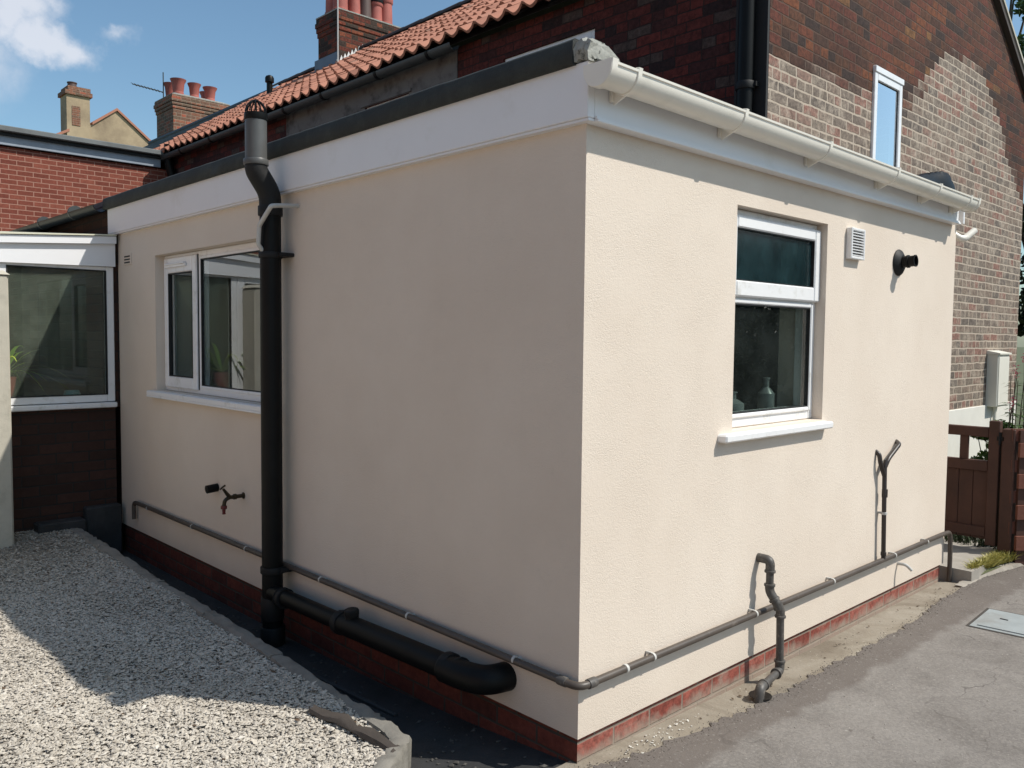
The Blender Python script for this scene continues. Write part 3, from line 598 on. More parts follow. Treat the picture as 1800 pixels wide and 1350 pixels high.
n = 420; xx = rng.uniform(-4.5, -.1, n); yy = -.02-np.abs(rng.normal(0, .10, n)); yy = np.where(rng.uniform(size=n) < .5, yy, -.33+np.abs(rng.normal(0, .05, n))); zz = np.interp(-xx, [-.03, .15, .6, 1.2, 2, 3, 4.74], [-.004, -.02, -.055, -.09, -.11, -.115, -.115])+.003
tag(stone_obj('channel_rubble', np.stack([xx, yy, zz], 1), rng.uniform(.003, .013, n), simple('damp_rubble', (.07, .065, .058), .9, .5, 30), tone=rng.uniform(size=n), zsq=(.3, .6), fn=chips), 'small damp rubble and debris lying in the dark channel beside the wall', 'rubble', kind='stuff')
# kerb sections laid end to end
def sweep(mb, path, prof, jit=.0, att=.5):
    rings = []
    for i, (x, y, z) in enumerate(path):
        a = Vector(path[max(0, i-1)][:2]); b = Vector(path[min(len(path)-1, i+1)][:2]); d = (b-a).normalized(); nrm = Vector((d.y, -d.x))
        rings.append([(x+nrm.x*o+rng.normal()*jit, y+nrm.y*o+rng.normal()*jit, z+h+rng.normal()*jit) for o, h in prof])
    mb.rings(rings, True, True, True, att)
KP = []
for i in range(len(KERB)-1):
    for t in np.linspace(0, 1, 14 if i < 6 else 5)[:-1]:
        x = KERB[i][0]*(1-t)+KERB[i+1][0]*t; y = KERB[i][1]*(1-t)+KERB[i+1][1]*t; KP.append((x, y+.0025*math.sin(x*23)+.002*math.sin(x*61), gz(x)+.010+.001*math.sin(x*7)))
KP.append((*KERB[-1], gz(KERB[-1][0])+.012))
prof = [(0, -.30), (0, -.02), (.004, -.006), (.014, 0), (.05, .002), (.066, -.006), (.07, -.02), (.07, -.3)]
kg = 'concrete kerb lengths edging the gravel bed'
segs = [0, 14, 28, 42, 56, 72, len(KP)-1]
klab = ['short kerb length at the far end beside the conservatory step', 'second kerb length from the conservatory, in shade', 'shaded kerb length level with the left window of the extension', 'shaded kerb length passing the foot of the soil stack', 'shaded kerb length opposite the low black horizontal drain pipe', 'rounded sunlit kerb end curving towards the driveway']
for i in range(6):
    mb = MB(); pth = KP[segs[i]:segs[i+1]+1]
    pth = [((x+.004*(1 if j == 0 else 0)), y, z+(.004 if i % 2 else 0)) for j, (x, y, z) in enumerate(pth)]
    sweep(mb, pth, prof, .0036); tag(mb.build('kerb_stone', m_kerb), klab[i], 'kerb', kg)
# crumpled membrane sticking out of the gravel
mb = MB(); pts = [(-.93, -.545, .07), (-.88, -.57, .10), (-.80, -.555, .088), (-.72, -.535, .10), (-.66, -.53, .085), (-.58, -.515, .09), (-.50, -.50, .075), (-.43, -.50, .08), (-.38, -.55, .06), (-.35, -.61, .05)]
rings = []
for i, (x, y, z) in enumerate(pts):
    r = (.006, .022, .03, .034, .02, .034, .026, .02, .016, .008)[i]
    rings.append([(x+rng.normal()*.003, y+math.cos(a)*r*1.0+rng.normal()*.002, z-.004+math.sin(a)*r*.5+rng.normal()*.003) for a in np.linspace(0, 6.28, 11)[:-1]])
mb.rings(rings, True, True, True); tag(mb.build('weed_membrane', m_membrane), 'crumpled brown weed membrane poking out of the gravel by the kerb end', 'membrane')
# step stones at the foot of the conservatory
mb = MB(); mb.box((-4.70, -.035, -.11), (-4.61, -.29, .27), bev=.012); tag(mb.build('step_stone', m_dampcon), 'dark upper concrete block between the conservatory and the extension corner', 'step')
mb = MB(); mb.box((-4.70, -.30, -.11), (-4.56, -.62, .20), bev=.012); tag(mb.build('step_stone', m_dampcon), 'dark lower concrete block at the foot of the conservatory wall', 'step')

# ================================================================== EXTENSION
LX, W = -4.72, 3.60; HB, HT = .10, 2.50
ext = thing('rendered_extension', (0, 0, 0), 'single storey flat roofed extension finished in cream render with white fascia', 'extension')
mb = MB()
WL = (-3.985, -2.255, 1.165, 2.105); WR = (.985, 1.825, 1.160, 2.142)
panel(mb, (LX, 0, 0), (1, 0, 0), (0, -1, 0), -LX, HB, HT, [(WL[0]-LX, WL[1]-LX, WL[2], WL[3])], .25)
panel(mb, (0, .25, 0), (0, 1, 0), (1, 0, 0), W-.25, HB, HT, [(WR[0]-.25, WR[1]-.25, WR[2], WR[3])], .25)
panel(mb, (-.25, W, 0), (-1, 0, 0), (0, 1, 0), .70, HB, HT, [], .25)
panel(mb, (LX, .25, 0), (0, 1, 0), (-1, 0, 0), 2.6, HB, HT, [], .25)
mb.build('wall', m_render, ext, sharp=20)
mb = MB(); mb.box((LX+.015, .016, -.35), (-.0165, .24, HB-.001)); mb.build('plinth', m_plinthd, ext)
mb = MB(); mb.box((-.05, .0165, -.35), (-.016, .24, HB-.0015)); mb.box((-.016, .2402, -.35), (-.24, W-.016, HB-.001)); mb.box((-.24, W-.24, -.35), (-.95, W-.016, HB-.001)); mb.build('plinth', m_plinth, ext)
# inner lining: floor, ceiling, partitions coloured dark to stand in for room shade
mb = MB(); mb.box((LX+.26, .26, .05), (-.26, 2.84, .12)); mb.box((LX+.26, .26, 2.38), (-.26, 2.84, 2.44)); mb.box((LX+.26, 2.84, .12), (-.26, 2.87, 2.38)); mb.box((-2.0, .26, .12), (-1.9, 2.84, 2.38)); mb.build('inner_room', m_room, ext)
# fascias
FB = 2.318
mb = MB(); mb.box((-4.83, -.036, FB), (.036, .0, 2.508), bev=.003); mb.box((-4.83, -.030, FB-.010), (.034, .0, FB-.001)); mb.build('fascia', m_fascia, ext)
mb = MB(); mb.box((.0, .0008, FB), (.036, 3.53, 2.50), bev=.003); mb.box((.0, .001, FB-.012), (.052, 3.53, FB-.001), bev=.002); mb.box((.036, .001, FB-.001), (.046, 3.53, FB+.008)); mb.build('fascia', m_fascia, ext)
mb = MB(); mb.box((-.25, 3.605, FB), (.04, 3.63, 2.49), bev=.003); mb.build('fascia', m_fascia, ext)
# roof deck and felt kerb
mb = MB(); mb.add([(-4.86, -.02, 2.512), (.06, -.02, 2.512), (.06, 3.6, 2.49), (-.95, 3.6, 2.49), (-.95, 2.87, 2.5), (-4.86, 2.87, 2.5)], [tuple(range(6))])
mb.add([(.06, -.02, 2.512), (.06, 3.6, 2.49), (.06, 3.6, 2.482), (.06, -.02, 2.504)], [(0, 1, 2, 3)]); mb.build('roof', m_felt, ext)
mb = MB(); rings = []
for x in np.linspace(-4.87, -.02, 60):
    j = rng.normal()*.0006; k = rng.normal()*.0006
    rings.append([(x, -.052+k, 2.502), (x, -.060+k, 2.508+j), (x, -.056+k, 2.582+j), (x, -.045, 2.592+j), (x, .08, 2.588+j), (x, .12, 2.513)])
mb.rings(rings, True, True, False); mb.build('felt_upstand', m_felt, ext, sharp=60)
mb = MB(); rings = []
for i, x in enumerate(np.linspace(-.019, .05, 9)):
    s_ = 1-.28*(i/8)**2; rings.append([(x+rng.normal()*.004, y+rng.normal()*.005, 2.512+(z-2.512)*s_+rng.normal()*.005) for y, z in [(-.045, 2.513), (-.052, 2.545), (-.045, 2.585), (.0, 2.60), (.06, 2.59), (.11, 2.56), (.12, 2.513)]])
mb.rings(rings, True, True, False); mb.build('mortar_end', m_mortar, ext, sharp=0)
# windows
def window_parts(parent, o, u, n, a, hb, fd=.07):
    pass
# left window: opening casement on the left, fixed light on the right
uL, nL = (1, 0, 0), (0, -1, 0)
mb = MB(); frame_bars(mb, (0, 0, 0), uL, nL, WL[0], WL[1], WL[2]+.002, WL[3]-.002, .048, .065, .13, wb=.055)
mb.box((-3.435, .066, WL[2]+.057), (-3.395, .129, WL[3]-.050), bev=.003)
wl = mb.build('window', m_upvc, ext)
mb = MB(); frame_bars(mb, (0, 0, 0), uL, nL, WL[0]+.03, -3.418, WL[2]+.028, WL[3]-.022, .062, .048, .10, wb=.075, wt=.105, bev=.006); mb.build('sash', m_upvc, wl)
mb = MB(); mb.box((-3.91, .036, 2.012), (-3.56, .048, 2.038), bev=.005); mb.box((-3.90, .028, 2.03), (-3.57, .046, 2.041), bev=.003); mb.build('trickle_vent', m_upvc, wl)
mb = MB(); frame_bars(mb, (0, 0, 0), uL, nL, -3.396, WL[1]-.02, WL[2]+.04, WL[3]-.036, .020, .060, .09, bev=.004); mb.build('glazing_bead', m_upvc, wl)
mg = simple('black_gasket', (.01, .01, .01), .6)
mb = MB(); frame_bars(mb, (0, 0, 0), uL, nL, -3.377, WL[1]-.04, WL[2]+.058, WL[3]-.055, .007, .063, .08, bev=0); frame_bars(mb, (0, 0, 0), uL, nL, -3.892, -3.481, WL[2]+.104, WL[3]-.128, .006, .052, .08, bev=0); mb.box((-3.4175, .060, WL[2]+.03), (-3.4105, .0655, WL[3]-.02)); mb.build('gasket', mg, wl)
mb = MB(); mb.box((-3.374, .074, WL[2]+.06), (WL[1]-.04, .082, WL[3]-.058)); mb.build('pane', g_win, wl)
mb = MB(); mb.box((-3.888, .066, WL[2]+.106), (-3.484, .074, WL[3]-.13)); mb.build('pane', g_win, wl)
mb = MB(); mb.box((WL[0]-.075, -.045, 1.128), (WL[1]+.05, .10, 1.163), bev=.006); mb.box((WL[0]-.075, -.045, 1.118), (WL[1]+.05, -.034, 1.13), bev=.003); mb.build('sill', m_upvc, wl)
# right window: top hung vent over fixed light
uR, nR = (0, 1, 0), (1, 0, 0)
mb = MB(); frame_bars(mb, (0, 0, 0), uR, nR, WR[0], WR[1], WR[2]+.002, WR[3]-.002, .045, .055, .14, wb=.062, bev=.005)
mb.box((-.056, WR[0]+.047, 1.735), (-.139, WR[1]-.047, 1.785), bev=.004)
wr = mb.build('window', m_upvc, ext)
mb = MB(); frame_bars(mb, (0, 0, 0), uR, nR, WR[0]+.002, WR[1]-.002, 1.752, WR[3]-.03, .058, .030, .10, bev=.007, wb=.072, wt=.058); mb.build('sash', m_upvc, wr)
mb = MB(); frame_bars(mb, (0, 0, 0), uR, nR, WR[0]+.035, WR[1]-.036, WR[2]+.045, 1.742, .020, .045, .09, bev=.005); mb.build('glazing_bead', m_upvc, wr)
mb = MB(); frame_bars(mb, (0, 0, 0), uR, nR, WR[0]+.054, WR[1]-.055, WR[2]+.064, 1.722, .006, .050, .085, bev=0); frame_bars(mb, (0, 0, 0), uR, nR, WR[0]+.058, WR[1]-.058, 1.823, WR[3]-.086, .005, .036, .08, bev=0); mb.build('gasket', mg, wr)
mb = MB(); mb.box((-.060, WR[0]+.056, WR[2]+.066), (-.068, WR[1]-.057, 1.72)); mb.build('pane', g_kit, wr)
mb = MB(); mb.box((-.050, WR[0]+.06, 1.826), (-.058, WR[1]-.060, WR[3]-.089)); mb.build('pane', g_frost, wr)
mb = MB(); mb.box((.046, .872, 1.117), (-.10, 1.862, 1.152), bev=.007); mb.build('sill', m_upvc, wr)
# gutter
def gz2(y): return 2.462-.0075*max(0, y)
mb = MB(); GX, GR = .103, .058
ys = list(np.linspace(-.055, 3.50, 24)); rings = []
for y in ys:
    zc = gz2(y); pr = []
    for a in np.linspace(180, 360, 15): pr.append((GX+GR*math.cos(R_(a)), y, zc+GR*math.sin(R_(a))))
    pr += [(GX+GR+.005, y, zc+.003), (GX+GR+.006, y, zc+.011), (GX+GR, y, zc+.014), (GX+GR-.005, y, zc+.009), (GX+GR-.005, y, zc)]
    for a in np.linspace(355, 185, 14): pr.append((GX+(GR-.004)*math.cos(R_(a)), y, zc+(GR-.004)*math.sin(R_(a))))
    pr.append((GX-GR, y, zc+.012)); rings.append(pr)
mb.rings(rings, True, False, True); gut = mb.build('gutter', m_gutterw, ext, sharp=50)
def halfring(mb, y0, y1, r, extra=.0):
    rings = []
    for y in (y0, y0+.002, y1-.002, y1):
        zc = gz2(y); rr = r if y not in (y0, y1) else r-.002
        pr = [(GX+rr*math.cos(R_(a)), y, zc+rr*math.sin(R_(a))) for a in np.linspace(180, 360, 17)]+[(GX+rr+.003, y, zc+.018), (GX+rr-.010, y, zc+.020)]
        pr += [(GX+(GR-.008)*math.cos(R_(a)), y, zc+(GR-.008)*math.sin(R_(a))) for a in np.linspace(360, 180, 17)]
        rings.append(pr)
    mb.rings(rings, True, True, True)
for y in (.085, .77, 1.50, 2.27, 2.86, 3.36):
    mb = MB(); halfring(mb, y-.012, y+.012, GR+.005)
    zc = gz2(y); mb.box((.037, y-.012, zc-.075), (.052, y+.012, zc+.01), bev=.002)
    mb.add([(.052, y-.004, zc-.03), (.052, y+.004, zc-.03), (.052, y+.004, zc-.085), (.052, y-.004, zc-.085), (.115, y-.004, zc-.056), (.115, y+.004, zc-.056), (.10, y+.004, zc-.064), (.10, y-.004, zc-.064)], [(0, 1, 5, 4), (3, 7, 6, 2), (0, 4, 7, 3), (1, 2, 6, 5), (4, 5, 6, 7), (0, 3, 2, 1)])
    mb.build('gutter_bracket', m_gutterw, gut, sharp=40)
for (y0, y1) in ((-.067, -.035), (3.485, 3.515)):
    mb = MB(); halfring(mb, y0, y1, GR+.006)
    ye = y0-.001 if y0 < 0 else y1+.001; zc = gz2(ye)
    pr = [(GX+(GR+.004)*math.cos(R_(a)), ye, zc+(GR+.004)*math.sin(R_(a))) for a in np.linspace(180, 360, 17)]+[(GX+GR+.004, ye, zc+.018), (GX-GR-.004, ye, zc+.018)]
    k = len(pr); mb.add(pr+[(x, ye+(.004 if y0 < 0 else -.004), z) for x, _, z in pr], [tuple(range(k)), tuple(range(k, 2*k))[::-1]]+[(i, (i+1) % k, k+(i+1) % k, k+i) for i in range(k)])
    mb.build('stop_end', m_gutterw, gut, sharp=40)

# white rain bend at the far end
mb = MB(); mb.tube([(-.06, 3.64, 2.30), (-.02, 3.64, 2.25), (.02, 3.68, 2.225), (.06, 3.76, 2.29)], .022, 12, bend=.03)
tag(mb.build('rainwater_bend', m_gutterw), 'small white rainwater pipe bend at the far top corner of the extension', 'pipe')
# dark flexible cover lying on the roof end
mb = MB(); rings = []
for i, t in enumerate(np.linspace(0, 1, 22)):
    y = 2.86+t*.62; h = .012+.105*min(1, t*1.25)**.8*(1 if t < .93 else .72); x = -.03+.01*math.sin(t*9)
    rings.append([(x+.055*math.cos(a), y+rng.normal()*.003, 2.50+max(-.004, h*math.sin(a)*(1+(.10 if i % 2 else 0)*(math.sin(a) > .6)))) for a in np.linspace(-.35, math.pi+.35, 14)])
mb.rings(rings, True, True, True); o = mb.build('roof_cover', m_black, None, sharp=30); tag(o, 'black ribbed plastic cover lying on the flat roof behind the gutter end', 'cover')

# ------------------------------------------------------------------ pipes and fittings
def collar_part(parent, m, p, ax, r, h=.03, r2=None, extra=None):
    mb = MB(); collar(mb, p, ax, r, h, r2)
    if extra: mb.box(*extra, bev=.003)
    mb.build('pipe_collar', m, parent)
def collar(mb, p, ax, r, h=.03, r2=None):
    r2 = r2 or r*1.16; mb.lathe(Vector(p)-Vector(ax).normalized()*h/2, ax, [(r*.99, -.001), (r2*.97, 0), (r2, .004), (r2, h-.004), (r2*.97, h), (r*.99, h+.001)], 20)
SX, SY, UY = -2.125, -.094, -.172
st = thing('soil_stack', (SX, SY, -.11), 'tall black soil stack with offset top and wire balloon cage on the shaded wall', 'soil pipe')
mb = MB(); mb.tube([(SX, SY, -.13), (SX, SY, 2.235)], .055, 24); mb.build('pipe', m_black, st)
mb = MB(); mb.tube([(SX, SY, 2.20), (SX, SY, 2.30), (SX, UY, 2.41), (SX, UY, 2.45)], .057, 24, bend=.05); mb.build('offset_bend', m_dull, st)
mb = MB(); mb.tube([(SX, UY, 2.44), (SX, UY, 2.695)], .055, 24); collar(mb, (SX, UY, 2.452), (0, 0, 1), .055, .03, .064); mb.build('vent_pipe', m_upper, st)
for z, h, rr in ((2.21, .05, .064), (1.98, .03, .062), (.30, .035, .064), (.09, .12, .062), (-.06, .1, .066)):
    collar_part(st, m_dull, (SX, SY, z), (0, 0, 1), .055, h, rr, ((SX-.075, SY+.01, z-.008), (SX+.085, -.001, z+.012)) if z in (1.98, .30) else None)
mb = MB(); mb.lathe((SX, UY, 2.665), (0, 0, 1), [(.057, 0), (.0585, .003), (.0585, .035), (.052, .035)], 24)
for k in range(6):
    a = math.pi*k/6; c_, s_ = math.cos(a), math.sin(a)
    mb.tube([(SX+c_*.052*math.cos(b), UY+s_*.052*math.cos(b), 2.705+.062*math.sin(b)) for b in np.linspace(0, math.pi, 13)], .0035, 6)
mb.build('balloon_cage', m_black, st)
# white overflow looping into the stack
mb = MB(); mb.tube([(-2.00, .0, 2.235), (-1.985, -.12, 2.222), (-1.965, -.172, 2.212), (-2.095, -.172, 2.125), (-2.112, -.170, 2.03), (-2.118, -.14, 1.998)], .0115, 12, bend=.012)
tag(mb.build('overflow_pipe', m_clip, sharp=60), 'thin white overflow pipe bent round the front of the black stack', 'pipe')
# low horizontal drain
dr = thing('drain_pipe', (-1.2, -.1, .1), 'low black horizontal drain pipe running from the stack foot to a bend at the corner', 'drain pipe')
mb = MB(); mb.tube([(SX+.03, -.105, .182), (-1.42, -.105, .192)], .042, 20); mb.tube([(-1.42, -.105, .192), (-.56, -.105, .214)], .051, 24); mb.build('pipe', m_black, dr)
mb = MB(); mb.tube([(-.62, -.115, .212), (-.50, -.115, .216), (-.40, -.090, .219), (-.375, .02, .221)], .057, 24, bend=.10); mb.build('bend', m_black, dr)
ax = (.86, 0, .024)
for x, h, rr in ((-.61, .04, .063), (-1.42, .04, .057), (-1.98, .04, .050), (-.545, .015, .061)): collar_part(dr, m_dull, (x, -.105, .203+.026*(x+1.0)), ax, .055, h, rr)
mb = MB(); mb.lathe((-1.33, -.105, .236), (0, -.05, 1), [(.033, 0), (.035, .02), (.036, .022), (.036, .04), (.03, .044)], 8); mb.build('access_cap', m_dull, dr)
# long small waste pipe round the corner
wp = thing('waste_pipe', (0, 0, .3), 'long thin grey brown waste pipe clipped round both walls near the ground', 'waste pipe')
mb = MB(); mb.tube([(-4.38, -.03, .19), (-4.38, -.03, .318), (-4.25, -.03, .320), (-2.0, -.03, .316), (.032, -.031, .312), (.032, 2.0, .312), (.032, 3.46, .318), (.034, 3.605, .314), (.036, 3.612, .20), (.037, 3.613, -.03)], .0145, 16, bend=.045); mb.build('pipe', m_waste, wp)
for x, r in ((-.05, 0), (.032, .06)):
    mb = MB(); collar(mb, (x, -.03, .312) if r == 0 else (.032, .035, .312), (1, 0, 0) if r == 0 else (0, 1, 0), .0145, .04, .0185); mb.build('pipe_collar', m_wasted, wp)
mb = MB(); collar(mb, (.032, .23, .312), (0, 1, 0), .0145, .012, .0175); mb.build('pipe_collar', m_clip, wp)
for x in (-4.09, -3.32, -2.56, -1.73, -.985, -.30):
    mb = MB(); mb.lathe((x-.007, -.03, .3165), (1, 0, 0), [(.0145, 0), (.0168, 0), (.0168, .010), (.0145, .010)], 14); mb.box((x-.006, -.02, .312), (x+.007, 0, .321)); mb.build('clip', m_clip, wp)
for y in (.40, 1.165, 1.93, 2.71, 3.20):
    mb = MB(); mb.lathe((.032, y-.008, .313), (0, 1, 0), [(.0145, 0), (.0172, 0), (.0172, .011), (.0145, .011)], 14); mb.box((0, y-.008, .317), (.03, y+.003, .331), bev=.002); mb.build('clip', m_clip, wp)
# sink waste with traps and elbows
sw = thing('sink_waste', (.1, 1.2, 0), 'dusty grey waste pipe with several elbows dropping to a gully by the sunlit wall', 'waste pipe')
r0 = .0175
mb = MB(); mb.tube([(-.01, 1.235, .555), (.062, 1.235, .555), (.062, 1.235, .505)], .021, 16, bend=.03)
mb.tube([(.062, 1.235, .52), (.062, 1.235, .435)], r0, 16); mb.tube([(.062, 1.235, .445), (.062, 1.235, .41), (.094, 1.25, .355), (.098, 1.255, .33)], .021, 16, bend=.02)
mb.tube([(.094, 1.25, .362), (.104, 1.262, .33), (.104, 1.262, .295)], .020, 16, bend=.02)
mb.tube([(.104, 1.262, .31), (.104, 1.27, .06)], r0, 16)
mb.tube([(.104, 1.27, .085), (.104, 1.27, .045), (.112, 1.22, .043)], .0215, 16, bend=.025)
mb.tube([(.108, 1.25, .043), (.150, 1.03, .050)], .0165, 16)
mb.tube([(.145, 1.055, .05), (.156, 1.005, .05), (.158, .995, -.01)], .0215, 16, bend=.03)
mb.build('pipe', m_wasted, sw)
for p, a in (((.062, 1.235, .503), (0, 0, 1)), ((.062, 1.235, .440), (0, 0, 1)), ((.082, 1.244, .374), (.5, .2, -.8)), ((.104, 1.262, .298), (0, 0, 1)), ((.104, 1.269, .088), (0, 0, 1)), ((.113, 1.222, .044), (.04, -.22, 0)), ((.146, 1.055, .05), (.04, -.22, 0))): collar_part(sw, m_wasted, p, a, .021, .010, .0255)
# gully hole
mb = MB(); mb.lathe((.145, 1.03, .0075), (0, 0, 1), [(.05, 0), (.05, .004)], 12); tag(mb.build('gully', simple('wet_gully', (.02, .018, .015), .4)), 'dark gully opening under the elbowed waste pipe', 'gully')
# thin riser with forked top
rs = thing('condensate_riser', (.03, 2.6, .33), 'thin dark brown pipe rising to a forked top on the sunlit wall', 'pipe')
mb = MB(); mb.tube([(.034, 2.555, .32), (.034, 2.53, .86), (.034, 2.55, .885)], .0125, 12); mb.tube([(.034, 2.53, .845), (.034, 2.58, .895), (.036, 2.72, .965), (.0, 2.765, .975)], .0125, 12, bend=.02); mb.tube([(.034, 2.53, .80), (.026, 2.49, .875), (.018, 2.49, .925), (-.005, 2.49, .94)], .0125, 12, bend=.03); mb.build('pipe', m_riser, rs)
collar_part(rs, m_riser, (.034, 2.543, .70), (0, 0, 1), .0125, .045, .016); collar_part(rs, m_riser, (.034, 2.555, .35), (0, 0, 1), .0125, .02, .016)
mb = MB(); collar(mb, (.034, 2.545, .585), (0, 0, 1), .0125, .014, .0165); mb.box((0, 2.538, .58), (.024, 2.552, .592)); mb.build('clip', m_clip, rs)
# boiler flue
fl = thing('boiler_flue', (0, 2.70, 2.01), 'round black boiler flue with a wall collar on the sunlit wall', 'flue')
mb = MB(); mb.lathe((0, 2.70, 2.01), (1, 0, 0), [(.074, 0), (.076, .006), (.070, .014), (.046, .028), (.042, .030)], 28); mb.build('wall_collar', m_dull, fl)
mb = MB(); mb.lathe((.02, 2.70, 2.012), (1, 0, .05), [(.033, 0), (.033, .03), (.037, .032), (.037, .042), (.031, .044), (.031, .072), (.034, .073), (.034, .080), (.028, .080), (.026, .04)], 24); mb.build('pipe', m_black, fl)
# white louvre vent
ve = thing('louvre_vent', (0, 2.1, 2.06), 'white plastic louvred vent grille on the sunlit wall near the flue', 'vent')
mb = MB(); frame_bars(mb, (0, 0, 0), uR, nR, 2.03, 2.19, 1.985, 2.145, .014, -.032, 0, bev=.003); mb.build('frame', m_upvc, ve)
mb = MB(); mb.box((.001, 2.044, 1.999), (.012, 2.176, 2.131)); mb.build('backing', simple('vent_shadow', (.25, .25, .25), .6), ve)
mb = MB()
for k in range(9):
    z = 2.0+k*.0145; mb.add([(.012, 2.044, z+.011), (.030, 2.044, z+.001), (.030, 2.176, z+.001), (.012, 2.176, z+.011), (.012, 2.044, z+.014), (.0305, 2.044, z+.005), (.0305, 2.176, z+.005), (.012, 2.176, z+.014)], [(0, 3, 2, 1), (4, 5, 6, 7), (1, 2, 6, 5), (0, 1, 5, 4), (3, 7, 6, 2)])
mb.build('slats', m_upvc, ve)
# small airbrick on the shaded wall
av = thing('air_vent', (-4.51, 0, 2.11), 'small cream air vent with three dark slots beside the left window', 'vent')
mb = MB(); mb.box((-4.59, -.006, 2.068), (-4.43, 0, 2.152), bev=.002); mb.build('plate', m_render, av)
mb = MB()
for k in range(3): mb.box((-4.565, -.0085, 2.082+k*.022), (-4.455, -.0055, 2.092+k*.022))
mb.build('slots', m_dull, av)
# outside tap
tp = thing('garden_tap', (-2.67, 0, .60), 'old brass outdoor tap with a red outlet on the shaded wall', 'tap')
mb = MB(); mb.lathe((-2.655, 0, .612), (0, -1, 0), [(.020, 0), (.020, .004), (.012, .008), (.012, .045), (.017, .047), (.017, .062), (.012, .064), (.011, .10)], 14)
mb.tube([(-2.655, -.085, .612), (-2.655, -.115, .60), (-2.655, -.122, .565)], .0115, 10, bend=.02)
mb.tube([(-2.655, -.088, .615), (-2.655, -.125, .665)], [.013, .0075], 10); mb.build('body', m_brass, tp)
mb = MB(); mb.tube([(-2.685, -.128, .660), (-2.655, -.130, .675), (-2.625, -.128, .69)], .0055, 8); mb.build('handle', m_brass, tp)
mb = MB(); mb.lathe((-2.655, -.122, .568), (0, 0, -1), [(.016, 0), (.018, .004), (.018, .018), (.010, .022), (.009, .045), (.011, .046), (.011, .05)], 12); mb.build('outlet', m_redplastic, tp)
mb = MB(); mb.tube([(-3.01, .0, .612), (-3.01, -.07, .606)], .026, 14); tag(mb.build('pipe_stub', m_black), 'short black capped pipe stub left of the garden tap', 'pipe')
mb = MB(); mb.tube([(0, 2.845, .235), (.05, 2.845, .238), (.078, 2.862, .205)], .0095, 10, bend=.02); tag(mb.build('overflow_stub', m_clip), 'little white curved overflow stub below the waste pipe on the sunlit wall', 'pipe')

# things on the sill inside the right window
for (y, h, r, lab, rot) in ((1.02, .22, .035, 'tall pale bottle nearest the corner inside the right hand window', 0), (1.30, .14, .06, 'wide pale container in the middle inside the right hand window', 1), (1.62, .20, .042, 'pale upright bottle at the right inside the right hand window', 2)):
    mb = MB(); mb.lathe((-.20, y, 1.17), (0, 0, 1), [(r*.95, 0), (r, .01), (r, h*.6), (r*.55, h*.72), (r*.35, h*.76), (r*.35, h*.95), (r*.45, h*.96), (r*.45, h)], 16); tag(mb.build('bottle', m_bottle), lab, 'bottle', 'bottles on the inside window sill')

# ================================================================== MAIN HOUSE
GXh, YH = -.95, 2.87
hs = thing('terraced_house', (GXh, YH, 0), 'two storey old brick terraced house with orange pantile roof behind the extension', 'house')
YR, ZR, YF = 5.5, 6.13, 8.45
ZE = 4.27; EY = 2.72
sl_ = (ZR-ZE)/(YR-EY); ZW = 4.20
mb = MB(); GW = (4.47, 4.985, 2.72, 3.715)
panel(mb, (GXh, YH, 0), (0, 1, 0), (1, 0, 0), YF-YH, -.1, ZW, [(GW[0]-YH, GW[1]-YH, GW[2], GW[3])], .25)
zt = ZR-.06
mb.add([(GXh, YH, ZW), (GXh, YF, ZW), (GXh, YR, zt)], [(0, 1, 2)]); mb.build('gable_wall', m_gable, hs)
mb = MB(); RW = [(-3.535, -2.475, 3.0, 4.012), (-5.70, -4.91, 3.1, 3.998)]
XL = -11.0
panel(mb, (XL, YH, 0), (1, 0, 0), (0, -1, 0), GXh-.251-XL, -.1, 4.26, [(a-XL, b-XL, c_, d) for a, b, c_, d in RW], .25)
mb.build('rear_wall', m_rear, hs)
mb = MB(); panel(mb, (-7.39, YH-.012, 0), (1, 0, 0), (0, -1, 0), 3.23, 2.4, 4.26, [(1.69, 2.48, 3.1, 3.998)], .011); mb.build('cement_patch', m_greyrender, hs)
for (a, b, c_, d), wv_ in zip(RW, (.05, .045)):
    mb = MB(); frame_bars(mb, (0, YH, 0), (1, 0, 0), (0, -1, 0), a, b, c_, d, wv_, .02, .09, wt=.085); f = mb.build('window', m_upvc, hs)
    mb = MB(); mb.box((a+.05, YH+.05, c_+.05), (b-.05, YH+.06, d-.085)); mb.build('pane', g_win, f)
mb = MB(); mb.box((-5.76, YH-.03, 3.999), (-4.86, YH-.013, 4.03)); mb.build('window_head', m_greyrender, hs)
# gable window
mb = MB(); frame_bars(mb, (GXh, 0, 0), (0, 1, 0), (1, 0, 0), GW[0]-.01, GW[1]+.01, GW[2], GW[3]-.03, .055, -.02, .06, bev=.004); mb.box((GXh+.028, GW[0]-.012, GW[3]-.03), (GXh-.02, GW[1]+.02, GW[3]+.02), bev=.004); f = mb.build('window', m_upvc, hs)
mb = MB(); frame_bars(mb, (GXh, 0, 0), (0, 1, 0), (1, 0, 0), GW[0]+.043, GW[1]-.043, GW[2]+.048, GW[3]-.083, .008, -.006, .0, bev=0); mb.build('gasket', mg, f)
mb = MB(); mb.box((GXh+.002, GW[0]+.045, GW[2]+.05), (GXh-.006, GW[1]-.045, GW[3]-.085)); mb.build('pane', g_sky, f)
mb = MB(); mb.box((GXh+.02, 5.9, -.05), (GXh+.001, YF, .90), bev=.004); mb.build('painted_base', m_whitebase, hs)
